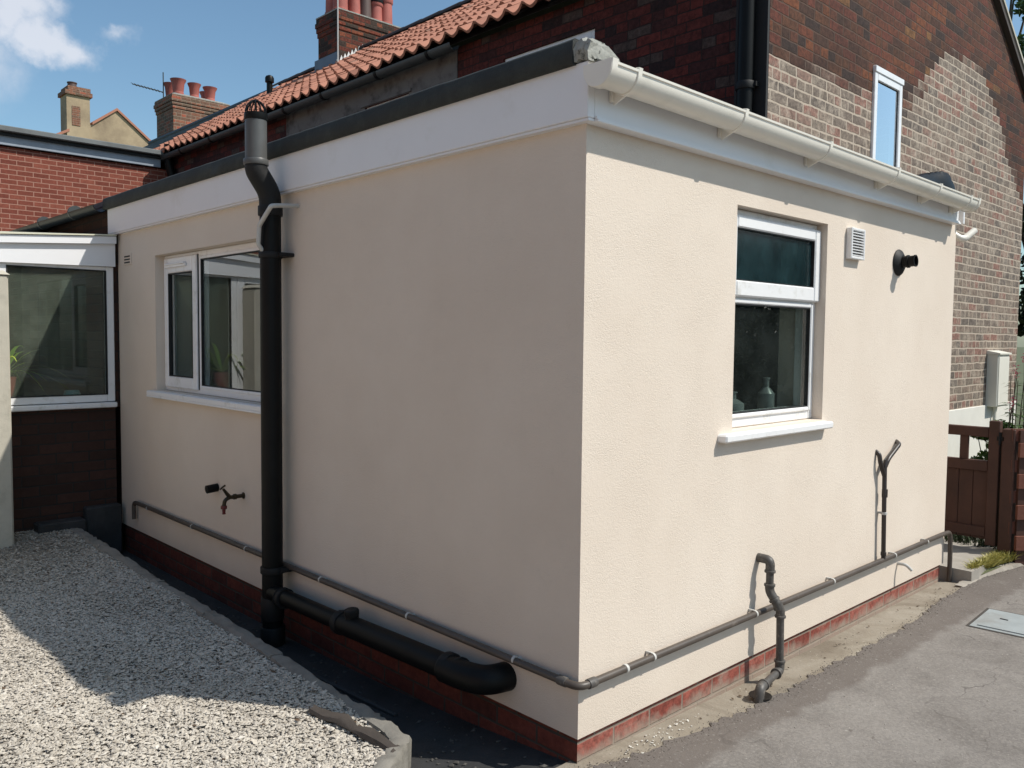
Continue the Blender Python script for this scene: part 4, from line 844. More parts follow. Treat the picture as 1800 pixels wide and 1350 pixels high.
# pantile roof
def pantile(mb, x0, x1, ya, za, yb, zb, pw=.20, gauge=.27, back=False):
    L = math.hypot(yb-ya, zb-za); nc = int(round(L/gauge)); g_ = L/nc; d = Vector((0, (yb-ya)/L, (zb-za)/L)); nn = Vector((0, -(zb-za)/L, (yb-ya)/L))
    if nn.z < 0: nn = -nn
    ntl = int(round((x0-x1)/pw)); base = Vector((0, ya, za))
    for i in range(nc):
        jit = rng.normal(size=ntl)*.0045
        for k in range(ntl):
            xa = x0-k*pw; vs = []; m_ = 8
            tone = float(np.clip(rng.normal(.5, .2), 0, 1))
            for e, (s_, lift) in enumerate(((i*g_-.02, .034+jit[k]), (i*g_+g_+.005, 0))):
                for j in range(m_+1):
                    t = j/m_; h = .026*math.cos(t*2*math.pi)+.006*math.cos(t*4*math.pi+.8)
                    p = base+d*s_+nn*(h+lift+.02); vs.append((xa-t*pw, p.y, p.z))
            lowv = [(x, y-nn.y*.024, z-nn.z*.024) for x, y, z in vs[:m_+1]]; q = m_+1
            mb.add(vs+lowv, [(j, j+1, q+j+1, q+j) for j in range(m_)]+[(2*q+j, 2*q+j+1, j+1, j) for j in range(m_)], True, tone)
mb = MB(); pantile(mb, GXh+.05, -12.75, EY, ZE, YR, ZR); rf = mb.build('roof', m_tile, hs, sharp=40)
mb = MB(); mb.add([(GXh+.03, EY+.05, ZE-.02), (-12.7, EY+.05, ZE-.02), (-12.7, YR, ZR-.04), (GXh+.03, YR, ZR-.04)], [(0, 1, 2, 3)]); mb.add([(GXh+.03, YF+.12, 4.18), (-12.7, YF+.12, 4.18), (-12.7, YR, ZR-.01), (GXh+.03, YR, ZR-.01)], [(3, 2, 1, 0)]); mb.build('roof_deck', m_slate, hs)
mb = MB()
for k in range(26):
    x = GXh+.04-k*.45; mb.rings([[(xx, YR+.11*math.cos(a), ZR+.035+.085*math.sin(a)+(.008 if xx == x else 0)) for a in np.linspace(0, math.pi, 9)] for xx in (x, x-.455)], False, False, True)
mb.build('ridge_tiles', simple('dark_ridge_tile', (.05, .035, .032), .8, .3, 4), hs)
# verge board
mb = MB()
for (ya, za, yb, zb) in ((YR, ZR+.02, YF+.15, 4.17), (EY-.02, ZE, YR, ZR+.02)):
    mb.add([(GXh+.05, ya, za-.0), (GXh+.05, yb, zb), (GXh+.05, yb, zb-.05), (GXh+.05, ya, za-.05), (GXh, ya, za), (GXh, yb, zb), (GXh, yb, zb-.05), (GXh, ya, za-.05)], [(0, 1, 2, 3), (7, 6, 5, 4), (0, 4, 5, 1), (3, 2, 6, 7), (0, 3, 7, 4), (1, 5, 6, 2)])
mb.build('verge', simple('dark_verge', (.05, .04, .035), .8), hs)
mb = MB(); mb.add([(GXh+.062, YR, ZR+.06), (GXh+.062, YF+.16, 4.23), (GXh+.02, YF+.16, 4.24), (GXh+.02, YR, ZR+.07)], [(0, 1, 2, 3)]); mb.add([(GXh+.062, YR, ZR+.06), (GXh+.062, YF+.16, 4.23), (GXh+.062, YF+.16, 4.195), (GXh+.062, YR, ZR+.025)], [(3, 2, 1, 0)]); mb.build('verge_trim', m_pillar, hs)
# eaves gutter
mb = MB(); rings = []
for x in (-4.05, -11.0): rings.append([(x, 2.735+.06*math.cos(R_(a)), 4.235+.06*math.sin(R_(a))) for a in np.linspace(180, 360, 11)]+[(x, 2.735+.054*math.cos(R_(a)), 4.235+.054*math.sin(R_(a))) for a in np.linspace(360, 180, 11)])
mb.rings(rings, True, True, True); gt = mb.build('gutter', m_dgutter, hs)
for x in (-4.4, -5.25, -6.3, -7.15, -8.1, -9.2, -10.2):
    mb = MB(); mb.rings([[(xx, 2.735+.066*math.cos(R_(a)), 4.235+.066*math.sin(R_(a))) for a in np.linspace(180, 360, 11)]+[(xx, 2.735+.05*math.cos(R_(a)), 4.24+.05*math.sin(R_(a))) for a in np.linspace(360, 180, 11)] for xx in (x-.02, x+.02)]); mb.build('gutter_bracket', m_black, gt)
# near chimney
def chimney(par, x0, x1, y0, y1, zb, zt, m, corb=3, es=.013):
    mb = MB(); mb.box((x0, y0, zb), (x1, y1, zt-.30))
    for k in range(corb): e = es*(k+1); z = zt-.30+k*.076; mb.box((x0-e, y0-e, z), (x1+e, y1+e, z+.0755))
    mb.box((x0-es*2, y0-es*2, zt-.30+corb*.076), (x1+es*2, y1+es*2, zt))
    return mb.build('chimney', m, par)
def flaunch(par, x0, x1, y0, y1, z, m):
    mb = MB(); mb.rings([[(x0-.03, y0-.03, z), (x1+.03, y0-.03, z), (x1+.03, y1+.03, z), (x0-.03, y1+.03, z)], [(x0-.03, y0-.03, z+.02), (x1+.03, y0-.03, z+.02), (x1+.03, y1+.03, z+.02), (x0-.03, y1+.03, z+.02)], [(x0+.12, y0+.1, z+.08), (x1-.12, y0+.1, z+.08), (x1-.12, y1-.1, z+.08), (x0+.12, y1-.1, z+.08)]], True, True, False)
    return mb.build('flaunching', m, par)
def pot(par, x, y, z, r, h, m, kind=0):
    mb = MB(); pr = [(r*1.1, 0), (r*1.1, .05), (r, .06), (r*.93, h*.8), (r*1.0, h*.82), (r*1.08, h*.86), (r*1.08, h), (r*.8, h), (r*.75, h*.6)]
    if kind == 1: pr = [(r*.85, 0), (r*.85, .06), (r*.8, .07), (r*.95, h*.75), (r*1.15, h*.9), (r*1.25, h), (r*.95, h), (r*.8, h*.6)]
    mb.lathe((x, y, z), (0, 0, 1), pr, 20); o = mb.build('chimney_pot', m, par); return o
CX0, CX1, CY0, CY1 = -10.32, -9.70, 5.03, 6.20
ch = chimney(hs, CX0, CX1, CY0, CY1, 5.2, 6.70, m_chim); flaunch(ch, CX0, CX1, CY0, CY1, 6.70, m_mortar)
for (x, y, r, h, m) in ((-10.15, 5.2, .12, .52, m_pot), (-9.93, 5.2, .12, .60, m_pot), (-9.95, 5.47, .105, .42, m_pot), (-9.96, 5.68, .115, .50, m_pot2), (-10.18, 5.55, .12, .5, m_pot), (-9.93, 5.88, .11, .34, m_pot), (-9.93, 6.08, .115, .46, m_pot), (-10.18, 5.9, .12, .45, m_pot)):
    pot(ch, x, y, 6.745, r, h, m)
mb = MB(); mb.lathe((-9.93, 5.88, 7.08), (0, 0, 1), [(.125, 0), (.13, .02), (.125, .06), (.09, .09)], 16); mb.build('pot_cowl', m_black, ch)
mb = MB(); mb.tube([(-9.665, 4.99, 5.6), (-9.665, 4.99, 7.4)], .011, 6); mb.build('chimney_cable', m_clip, ch)
mb = MB(); dz = lambda y: ZE+(y-EY)*sl_
n_ = 8
for k in range(n_):
    ya = CY0-.06+k*(YR-CY0+.06)/n_; yb = CY0-.06+(k+1)*(YR-CY0+.06)/n_; za, zb_ = dz(ya)+.05, dz(yb)+.05
    mb.add([(CX1+.012, ya, za), (CX1+.012, yb, zb_), (CX1+.012, yb, zb_+.03), (CX1+.012, (ya+yb)/2, zb_+.09), (CX1+.012, ya, za+.04)], [(0, 1, 2, 3, 4)])
    mb.add([(CX1+.010, ya, za+.005), (CX1+.010, yb, zb_+.005), (CX1+.13, yb, zb_+.012), (CX1+.13, ya, za+.012)], [(0, 1, 2, 3)])
mb.add([(CX0-.1, CY0-.20, dz(CY0-.2)+.06), (CX1+.13, CY0-.20, dz(CY0-.2)+.06), (CX1+.13, CY0-.0, dz(CY0)+.07), (CX0-.1, CY0-.0, dz(CY0)+.07)], [(0, 1, 2, 3)])
mb.build('flashing', m_flash, ch, sharp=0)
mb = MB(); mb.add([(CX0-.1, CY0-.012, dz(CY0)+.04), (CX1+.03, CY0-.012, dz(CY0)+.04), (CX1+.03, CY0-.012, dz(CY0)+.24), (CX0-.1, CY0-.012, dz(CY0)+.24)], [(0, 1, 2, 3)]); mb.build('lead_apron', m_lead, ch)
# roof vent seen over the stack
mb = MB(); mb.lathe((-11.45, 4.75, 5.45), (0, 0, 1), [(.05, 0), (.05, .42), (.075, .43), (.075, .50), (.06, .53), (.02, .55)], 16); mb.build('roof_vent', m_black, hs)
# round extractor vent on the rear wall
mb = MB(); mb.lathe((-6.1, YH, 3.80), (0, -1, 0), [(.09, 0), (.09, .02), (.06, .03), (.055, .14), (.04, .14)], 18); tag(mb.build('wall_vent', m_dull), 'round dark extractor vent on the grey rear wall just above the felt edge', 'vent')
# black soil pipe at the house corner
dp = thing('corner_downpipe', (-1.07, 2.79, 2.5), 'tall black downpipe in the dark corner of the old brick house', 'downpipe')
mb = MB(); mb.tube([(-1.08, 2.80, 2.5), (-1.08, 2.80, 4.9)], .055, 20); mb.build('pipe', m_black, dp)
mb = MB(); collar(mb, (-1.08, 2.8, 3.25), (0, 0, 1), .055, .05, .064); mb.box((-1.16, 2.80, 3.24), (-1.0, 2.868, 3.27)); mb.build('pipe_collar', m_dull, dp)
mb = MB(); mb.box((-1.19, 2.845, 2.5), (GXh-.001, 2.869, 4.3)); mb.build('corner_strip', simple('black_corner_strip', (.012, .011, .011), .7), hs)  # flat black strip on the wall corner behind the downpipe
# meter box
mt = thing('meter_box', (-.9, 7.6, .9), 'cream meter box fixed on the gable wall above the white base', 'meter box')
mb = MB(); mb.box((GXh, 7.44, .885), (-.84, 7.80, 1.44), bev=.006); mb.build('body', m_box, mt)
mb = MB(); mb.box((-.839, 7.455, .90), (-.832, 7.785, 1.41), bev=.003); mb.build('door', m_box, mt)
mb = MB(); mb.add([(-.82, 7.43, 1.45), (-.82, 7.81, 1.45), (GXh, 7.81, 1.475), (GXh, 7.43, 1.475), (-.82, 7.43, 1.435), (-.82, 7.81, 1.435), (GXh, 7.81, 1.435), (GXh, 7.43, 1.435)], [(0, 1, 2, 3), (4, 5, 1, 0), (0, 3, 7, 4), (5, 6, 2, 1)]); mb.build('hood', m_box, mt)
mb = MB(); mb.tube([(-.90, 7.6, .885), (-.90, 7.6, .2)], .018, 8); mb.build('cable_conduit', m_box, mt)

# ------------------------------------------------------------------ next house (slate roof) and its chimney
h2 = thing('slate_roofed_house', (-16, 5.5, 0), 'end terraced house with slate roof and wide chimney stack beyond the pantiles', 'house')
mb = MB(); X0, X1 = -12.75, -18.9
for i in range(14):
    sa, sb = i/14, (i+1)/14+.004; ya, za = EY+(YR-EY)*sa, ZE+(ZR-ZE)*sa; yb, zb_ = EY+(YR-EY)*sb, ZE+(ZR-ZE)*sb
    for k in range(20):
        xa = X0-(X0-X1)/20*k; xb = X0-(X0-X1)/20*(k+1)+.006; e = rng.uniform(0, .006)
        mb.add([(xa, ya, za+.03+e), (xb, ya, za+.03+e), (xb, yb, zb_+.012+e), (xa, yb, zb_+.012+e), (xa, ya, za+.015), (xb, ya, za+.015)], [(0, 1, 2, 3), (4, 5, 1, 0)], att=float(rng.uniform()))
mb.add([(X0, YF+.1, 4.2), (X1, YF+.1, 4.2), (X1, YR, ZR), (X0, YR, ZR)], [(3, 2, 1, 0)])
mb.tube([(X0, YR, ZR+.02), (X1, YR, ZR+.02)], .07, 8); mb.build('roof', m_slate, h2)
mb = MB(); mb.box((-11.02, YH, 0), (-18.8, YF, 4.2)); mb.add([(X1+.06, YH, 4.2), (X1+.06, YF, 4.2), (X1+.06, YR, ZR-.05)], [(0, 1, 2)]); mb.build('wall', m_rear, h2)
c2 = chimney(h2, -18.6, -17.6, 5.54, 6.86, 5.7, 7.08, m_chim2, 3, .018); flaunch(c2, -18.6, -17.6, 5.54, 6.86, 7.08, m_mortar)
for (x, y, r, h) in ((-18.25, 5.74, .135, .36), (-17.8, 5.74, .145, .36), (-17.8, 6.12, .125, .34), (-18.25, 6.60, .125, .33), (-17.8, 6.50, .135, .33)): pot(c2, x, y, 7.13, r, h, m_pot, 1)
an = thing('tv_aerial', (-18.25, 5.57, 6.9), 'thin rooftop television aerial beside the distant chimney', 'aerial')
mb = MB(); mb.tube([(-18.25, 5.57, 6.6), (-18.25, 5.57, 7.72)], .013, 6); mb.build('mast', m_dgutter, an)
mb = MB(); a0 = Vector((-18.25, 5.57, 7.26)); a1 = Vector((-18.45, 4.93, 7.36)); mb.tube([a0, a1], .012, 6)
for k in range(9): p = a0.lerp(a1, .1+k*.105); mb.tube([p+Vector((.09, -.1, 0)), p-Vector((.09, -.1, 0))], .006, 5)
mb.build('boom', m_dgutter, an)
# overhead wire from the distant chimney to the roof vent side
mb = MB(); mb.tube([(-17.62, 6.88, 7.03), (-15.3, 6.16, 6.53), (-12.9, 5.45, 6.12)], .006, 5); tag(mb.build('telephone_wire', m_dgutter), 'thin wire running from the distant chimney along the ridge', 'wire')

# ------------------------------------------------------------------ far rendered gable
fg = thing('tan_gable_house', (-32, 9, 0), 'distant house gable in tan render with a flaking chimney stack', 'house')
mb = MB(); yl, ya_, yr = 5.4, 9.086, 12.3; za_ = 10.07
mb.rings([[(x, yl, 0), (x, yl, 7.9), (x, 7.95, 9.30), (x, 8.15, 9.36), (x, ya_, za_), (x, yr, 7.5), (x, yr, 0)] for x in (-32, -37)], True, True, False); mb.build('wall', m_farrender, fg)
mb = MB(); th_ = .10
for (y0, z0, y1, z1) in ((8.2, 9.38, ya_, za_), (ya_, za_, yr, 7.5), (yl, 7.85, 7.4, 9.0)):
    mb.add([(-31.93, y0, z0), (-31.93, y1, z1), (-37, y1, z1), (-37, y0, z0), (-31.93, y0, z0+th_), (-31.93, y1, z1+th_), (-37, y1, z1+th_), (-37, y0, z0+th_)], [(0, 1, 5, 4), (4, 5, 6, 7), (0, 4, 7, 3), (1, 2, 6, 5)])
mb.build('roof', m_tile, fg)
mb = MB(); mb.box((-32.7, 7.32, 8.2), (-31.95, 8.12, 10.35)); mb.build('chimney', m_farrender, fg)
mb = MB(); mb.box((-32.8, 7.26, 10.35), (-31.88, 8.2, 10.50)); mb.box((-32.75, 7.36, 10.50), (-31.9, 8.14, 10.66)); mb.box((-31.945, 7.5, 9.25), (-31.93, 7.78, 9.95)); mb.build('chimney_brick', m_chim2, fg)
pot(fg, -32.3, 7.62, 10.66, .16, .22, m_pot2)

# ------------------------------------------------------------------ red brick neighbour wing
nb = thing('red_brick_wing', (-11, 0, 0), 'red brick rear wing of the neighbouring house with flat grey roof edge', 'house wing')
mb = MB(); mb.box((-11.0, -7.5, 0), (-13.8, 2.862, 4.06)); mb.build('wall', m_red, nb)
mb = MB(); mb.box((-10.94, -7.6, 4.07), (-10.97, 2.70, 4.22), bev=.004); mb.build('fascia', simple('pale_blue_grey_fascia', (.27, .31, .36), .5), nb)
mb = MB(); mb.box((-10.90, -7.6, 4.19), (-13.8, 2.69, 4.235)); mb.build('soffit_shadow_board', m_dull, nb)
mb = MB(); mb.box((-10.84, -7.7, 4.236), (-13.9, 2.72, 4.31), bev=.01); mb.build('roof', simple('weathered_lead_grey', (.13, .14, .14), .6, .25, 3), nb)
mb = MB(); mb.tube([(-10.8, 2.76, 4.40), (-10.8, 2.77, 4.1), (-10.8, 2.81, 3.95), (-10.8, 2.81, 2.5)], .06, 12, bend=.05); mb.build('downpipe', m_black, nb)

# ------------------------------------------------------------------ lean-to beyond the extension
ln = thing('slate_lean_to', (-7, .3, 0), 'low dark slate lean-to with black gutter between the conservatory and the red wing', 'lean-to')
mb = MB(); mb.add([(-4.90, -.02, 2.585), (-10.98, -.02, 2.585), (-10.98, 2.86, 2.90), (-4.90, 2.86, 2.90), (-4.90, -.02, 2.545), (-10.98, -.02, 2.545), (-4.9, 2.86, 2.545)], [(0, 3, 2, 1), (0, 1, 5, 4), (0, 4, 6, 3)]); mb.build('roof', m_slate, ln)
mb = MB(); rings = [[(x, -.07+.055*math.cos(R_(a)), 2.54-.004*(x+4.9)+.055*math.sin(R_(a))) for a in np.linspace(180, 360, 11)]+[(x, -.07+.05*math.cos(R_(a)), 2.54-.004*(x+4.9)+.05*math.sin(R_(a))) for a in np.linspace(360, 180, 11)] for x in (-4.88, -10.98)]
mb.rings(rings); gg = mb.build('gutter', m_black, ln)
for x in (-5.5, -6.4): mb = MB(); mb.rings([[(xx, -.07+.0575*math.cos(R_(a)), 2.543+.0575*math.sin(R_(a))) for a in np.linspace(0, 360, 17)[:-1]] for xx in (x-.015, x+.015)]); mb.build('gutter_bracket', m_dgutter, gg)
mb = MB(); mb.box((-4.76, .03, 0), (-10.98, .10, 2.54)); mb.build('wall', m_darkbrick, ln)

# ------------------------------------------------------------------ conservatory
cs = thing('conservatory', (-4.72, -.8, 0), 'white framed conservatory with misted glass on a dark brick dwarf wall', 'conservatory')
CXf = -4.72
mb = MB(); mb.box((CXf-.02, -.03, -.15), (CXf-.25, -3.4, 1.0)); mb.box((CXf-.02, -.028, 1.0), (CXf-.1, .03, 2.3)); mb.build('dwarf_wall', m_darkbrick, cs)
mb = MB(); mb.box((CXf+.035, -.032, 1.002), (CXf-.2, -.795, 1.040), bev=.006); mb.build('sill', m_upvc, cs)
mb = MB(); frame_bars(mb, (CXf, 0, 0), (0, -1, 0), (1, 0, 0), .035, .80, 1.045, 2.062, .055, .0, .06, bev=.005, wb=.055, wt=.032); frame_bars(mb, (CXf, 0, 0), (0, -1, 0), (1, 0, 0), .802, 1.9, .3, 2.062, .07, .0, .06, bev=.005); frame_bars(mb, (CXf, 0, 0), (0, -1, 0), (1, 0, 0), 1.902, 3.4, 1.045, 2.062, .055, .0, .06, bev=.005)
fr = mb.build('frame', m_upvc, cs)
mb = MB(); frame_bars(mb, (CXf, 0, 0), (0, -1, 0), (1, 0, 0), .088, .747, 1.098, 2.032, .007, -.002, .03, bev=0); mb.build('gasket', mg, fr)
mb = MB(); mb.box((CXf-.02, -.09, 1.1), (CXf-.028, -.745, 2.03)); mb.build('pane', g_cons, fr)
mb = MB(); mb.box((CXf-.02, -.872, .37), (CXf-.028, -1.83, 1.99)); mb.build('pane', g_cons, fr)
mb = MB(); mb.box((CXf-.02, -1.96, 1.1), (CXf-.028, -3.34, 2.0)); mb.build('pane', g_cons, fr)
mb = MB(); mb.add([(CXf+.028, -.03, 2.064), (CXf+.028, -3.5, 2.064), (CXf+.028, -3.5, 2.03), (CXf+.028, -.03, 2.28), (CXf, -.03, 2.064), (CXf, -3.5, 2.064), (CXf, -3.5, 2.03), (CXf, -.03, 2.28)], [(0, 1, 2, 3)]); 
mb = MB(); ztop = lambda y: 2.29+.07*y
for (xo, xi, dz0, dz1, y0) in ((.028, 0, None, -.055, -.03), (.058, 0, -.054, 0.0, -.03)):
    vs = []
    for x in (CXf+xo, CXf+xi):
        for y in (y0, -3.5):
            lo = 2.064 if dz0 is None else ztop(y)+dz0
            vs += [(x, y, min(lo, ztop(y)+dz1-.001)), (x, y, ztop(y)+dz1)]
    mb.add(vs, [(0, 2, 3, 1), (4, 5, 7, 6), (1, 3, 7, 5), (0, 4, 6, 2), (0, 1, 5, 4), (2, 6, 7, 3)])
mb.build('fascia', m_fascia, cs)
mb = MB(); mb.add([(CXf+.07, -.03, 2.292), (CXf+.07, -3.5, 2.292-.243), (-8.0, -3.5, 2.35), (-8, -.03, 2.6), (CXf+.07, -.03, 2.302), (CXf+.07, -3.5, 2.302-.243), (-8.0, -3.5, 2.36), (-8, -.03, 2.61)], [(3, 2, 1, 0), (4, 5, 6, 7), (0, 1, 5, 4), (0, 4, 7, 3)]); mb.build('roof', simple('yellowed_roof_edge', (.62, .60, .46), .5, .05, 4), cs)
mb = MB(); mb.box((-7.9, -.03, .0), (-8.0, -3.4, 2.5)); mb.box((CXf-.3, -3.5, 0), (-8, -3.42, 2.4)); mb.box((CXf-.25, -.03, -.02), (-8, -3.4, .05)); mb.build('inner_wall', simple('green_grey_inner_wall', (.26, .30, .22), .9, .4, 1.8), cs)
# strap-leaved plant inside
def strap(name, loc, h, n_, m, label, cat='potted plant'):
    t = thing(name, loc, label, cat); mb = MB(); x, y, z = loc
    for k in range(n_):
        a = rng.uniform(0, 6.28); l = h*rng.uniform(.7, 1.1); w_ = .016*rng.uniform(.7, 1.3); pts = []
        up_ = rng.uniform(.35, 1.0)
        for t_ in np.linspace(0, 1, 7): pts.append((x+math.cos(a)*l*t_*(.35+(1-up_)*.7), y+math.sin(a)*l*t_*(.35+(1-up_)*.7), z+.16+l*(t_*up_*1.0-.55*t_*t_)))
        s_ = (-math.sin(a), math.cos(a)); vs = []
        for i, p in enumerate(pts): ww = w_*(1-abs(i/6-.35)*1.3); vs += [(p[0]+s_[0]*ww, p[1]+s_[1]*ww, p[2]), (p[0]-s_[0]*ww, p[1]-s_[1]*ww, p[2])]
        mb.add(vs, [(2*i, 2*i+2, 2*i+3, 2*i+1) for i in range(6)], True, float(rng.uniform()))
    mb.build('leaves', m, t, sharp=0)
    mb = MB(); mb.lathe((x, y, z), (0, 0, 1), [(.06, 0), (.08, .15), (.085, .16), (.075, .16)], 16); mb.build('pot', m_pot, t); return t
strap('potted_plant', (-4.90, -.74, 1.08), .66, 40, m_plant, 'bright green strap leaved plant in a pot behind the conservatory glass')
for i, (y, r, h, m, lab) in enumerate(((-.30, .06, .13, simple('teal_crockery', (.12, .28, .28), .4), 'teal jar standing inside the conservatory near its right end'), (-.42, .09, .07, simple('faded_red_cloth', (.30, .07, .08), .8), 'low red bowl standing inside the conservatory'), (-.17, .03, .09, m_bottle, 'small white pot inside the conservatory at the right edge'))):
    mb = MB(); mb.lathe((-4.86, y, 1.0), (0, 0, 1), [(r*.7, 0), (r, h*.3), (r*.95, h*.8), (r*.8, h), (r*.7, h)], 16); tag(mb.build('jar', m), lab, 'jar')
mb = MB(); mb.box((CXf-.08, -.05, .96), (-5.05, -1.8, 1.0)); mb.build('inner_sill', m_room, cs)
# pale rendered pier in front of the conservatory
pr_ = thing('garden_pier', (-4.45, -1.1, 0), 'pale rendered garden pier at the left edge in front of the conservatory', 'pier')
mb = MB(); mb.box((-4.41, -.803, 0), (-4.64, -1.9, 1.945), bev=.012); mb.build('pier_body', m_pillar, pr_)
mb = MB(); mb.rings([[(-4.40, -.795, 1.945), (-4.40, -1.91, 1.945), (-4.65, -1.91, 1.945), (-4.65, -.795, 1.945)], [(-4.42, -.83, 1.972), (-4.42, -1.9, 1.972), (-4.63, -1.9, 1.972), (-4.63, -.83, 1.972)]], True, True, False); mb.build('coping', m_pillar, pr_)

# ================================================================== GATE AND FENCE
gy_ = 4.32
gt = thing('garden_gate', (-.4, gy_, .1), 'dark brown boarded timber gate with open slots along the top', 'gate')
mb = MB()
mb.box((.035, gy_-.03, .115), (.105, gy_+.035, 1.005), bev=.004); mb.box((-.90, gy_-.03, .115), (-.83, gy_+.035, .97), bev=.004)
mb.box((-.829, gy_-.025, .885), (.034, gy_+.03, .955), bev=.004); mb.box((-.829, gy_-.025, .640), (.034, gy_+.03, .715), bev=.004); mb.box((-.829, gy_-.025, .17), (.034, gy_+.03, .24), bev=.004)
mb.build('frame', m_brown, gt)
for k, x in enumerate((-.70, -.565, -.43, -.295, -.13)):
    mb = MB(); mb.box((x-.028, gy_-.012, .716), (x+.028, gy_+.014, .884), bev=.002); mb.build('slat', m_brown, gt)
mb = MB()
for k in range(9): x = -.828+k*.0958; mb.box((x, gy_-.004+.0015*(k % 2), .15), (x+.0935, gy_+.014, .639), bev=.003)
mb.build('boards', m_brown, gt)
mb = MB(); mb.box((.09, gy_-.04, .87), (.135, gy_-.032, .90)); mb.tube([(.11, gy_-.045, .93), (.11, gy_-.045, .84)], .007, 8); mb.build('latch', m_dull, gt)
fn = thing('slatted_fence', (.2, 4.35, 0), 'red brown hit and miss slatted timber fence right of the gate', 'fence')
mb = MB(); mb.box((.122, gy_-.04, .0), (.205, gy_+.05, .955), bev=.005); mb.build('post', m_brown, fn)
a_f = R_(52); fu = Vector((math.cos(a_f), math.sin(a_f), 0)); fn_ = Vector((math.sin(a_f), -math.cos(a_f), 0))
def fbox(mb, s0, s1, d0, d1, z0, z1):
    o = Vector((.205, gy_-.035, 0)); P_ = lambda s_, d, z: tuple(o+fu*s_+fn_*d+Vector((0, 0, z)))
    mb.add([P_(s0, d0, z0), P_(s1, d0, z0), P_(s1, d1, z0), P_(s0, d1, z0), P_(s0, d0, z1), P_(s1, d0, z1), P_(s1, d1, z1), P_(s0, d1, z1)], [(0, 3, 2, 1), (4, 5, 6, 7), (0, 1, 5, 4), (1, 2, 6, 5), (2, 3, 7, 6), (3, 0, 4, 7)])
for k in range(8):
    z = .115+k*.1085; front = k % 2 == 0
    mb = MB(); fbox(mb, .015 if front else -.015, 1.9, .012 if front else -.03, .034 if front else -.008, z, z+.098 if front else z+.085); mb.build('slat', m_slat, fn)
for s0 in (.03, 1.82): mb = MB(); fbox(mb, s0, s0+.07, -.007, .011, .0, .95); mb.build('post', m_brown, fn)

# ------------------------------------------------------------------ manhole cover
mh = thing('manhole_cover', (.7, 2.9, 0), 'grey metal manhole cover set in the driveway', 'manhole cover')
Q = [(.448, 2.727), (.425, 3.13), (.98, 3.16), (1.02, 2.72)]
Q = [(.445, 2.72), (.425, 3.12), (1.05, 3.17), (1.07, 2.77)]
mb = MB(); mb.add([(x, y, .004) for x, y in Q]+[(x, y, -.01) for x, y in Q], [(3, 2, 1, 0), (0, 1, 5, 4), (1, 2, 6, 5), (2, 3, 7, 6), (3, 0, 4, 7)]); mb.build('frame', m_metal, mh)
q1 = [(cx_+(x-cx_)*1.05, cy_+(y-cy_)*1.07) for (x, y) in Q for cx_, cy_ in [(.75, 2.94)]]
mb = MB(); mb.add([(x, y, .0022) for x, y in q1], [(3, 2, 1, 0)]); mb.build('bedding_joint', simple('dark_bitumen_joint', (.055, .048, .042), .95, .4, 30), mh)
cxm, cym = sum(q[0] for q in Q)/4, sum(q[1] for q in Q)/4
q2 = [(cxm+(x-cxm)*.90, cym+(y-cym)*.86) for x, y in Q]
mb = MB(); mb.add([(x, y, .010) for x, y in q2]+[(x, y, .003) for x, y in q2], [(3, 2, 1, 0), (0, 1, 5, 4), (1, 2, 6, 5), (2, 3, 7, 6), (3, 0, 4, 7)])
mb.build('lid', m_metal, mh)
mb = MB()
for (x, y) in ((.55, 2.95), (.93, 3.0)): mb.box((x-.02, y-.006, .0095), (x+.02, y+.006, .0125))
mb.build('key_slot', m_dull, mh)

# ================================================================== VEGETATION
def leaf_cloud(mb, centers, rad, n_, size, flat=.6):
    for (cx_, cy_, cz_), r in zip(centers, rad):
        for _ in range(n_):
            v = rng.normal(size=3); v /= np.linalg.norm(v); q = r*rng.uniform(.35, 1.0)**.6; p = np.array([cx_, cy_, cz_])+v*q*np.array([1, 1, .8])
            a = rng.normal(size=3); a /= np.linalg.norm(a); b = np.cross(a, rng.normal(size=3)); b /= np.linalg.norm(b)+1e-9; s_ = size*rng.uniform(.6, 1.3)
            t = float(np.clip(rng.normal(.5, .25), 0, 1))
            mb.add([tuple(p-a*s_), tuple(p+b*s_*.45), tuple(p+a*s_), tuple(p-b*s_*.45)], [(0, 1, 2, 3)], att=t)
def tree(loc, h, cr, label, seed, lob=34, nl=150, ls=.09, mleaf=None, group=None):
    global rng
    rng = np.random.default_rng(seed); t = thing('broadleaf_tree', loc, label, 'tree', group); x, y, z = loc
    mb = MB(); top = (x+rng.normal()*.2, y+rng.normal()*.2, z+h*.75); mb.tube([(x, y, z), (x+.05, y, z+h*.35), top], [.16, .12, .05], 10)
    cents = []; rads = []
    for k in range(lob):
        v = rng.normal(size=3); v /= np.linalg.norm(v); q = rng.uniform(.3, 1)**.5
        c_ = (x+v[0]*cr*q, y+v[1]*cr*q, z+h*.66+v[2]*h*.33*q); cents.append(c_); rads.append(cr*rng.uniform(.16, .32))
        if k % 3 == 0: mb.tube([(x, y, z+h*rng.uniform(.3, .6)), tuple((np.array(c_)+np.array([x, y, z+h*.6]))/2), c_], [.05, .03, .012], 6)
    mb.build('trunk', m_bark, t)
    mb = MB(); leaf_cloud(mb, cents, rads, nl, ls); mb.build('crown', mleaf or m_leaf, t, sharp=0); return t
tree((-1.2, 16.4, 0), 10.5, 2.3, 'tall leafy tree behind the gable at the right edge of the sky', 5, 46, 260, .075)
tree((-4.9, 20.8, 0), 12.5, .85, 'second leafy tree partly hidden behind the gable slope', 9, 36, 220, .075)
tree((-2.0, 14.2, 0), 5.2, 1.5, 'dark bushy tree beyond the meter box at the right edge', 12, 40, 260, .07, m_dleaf)
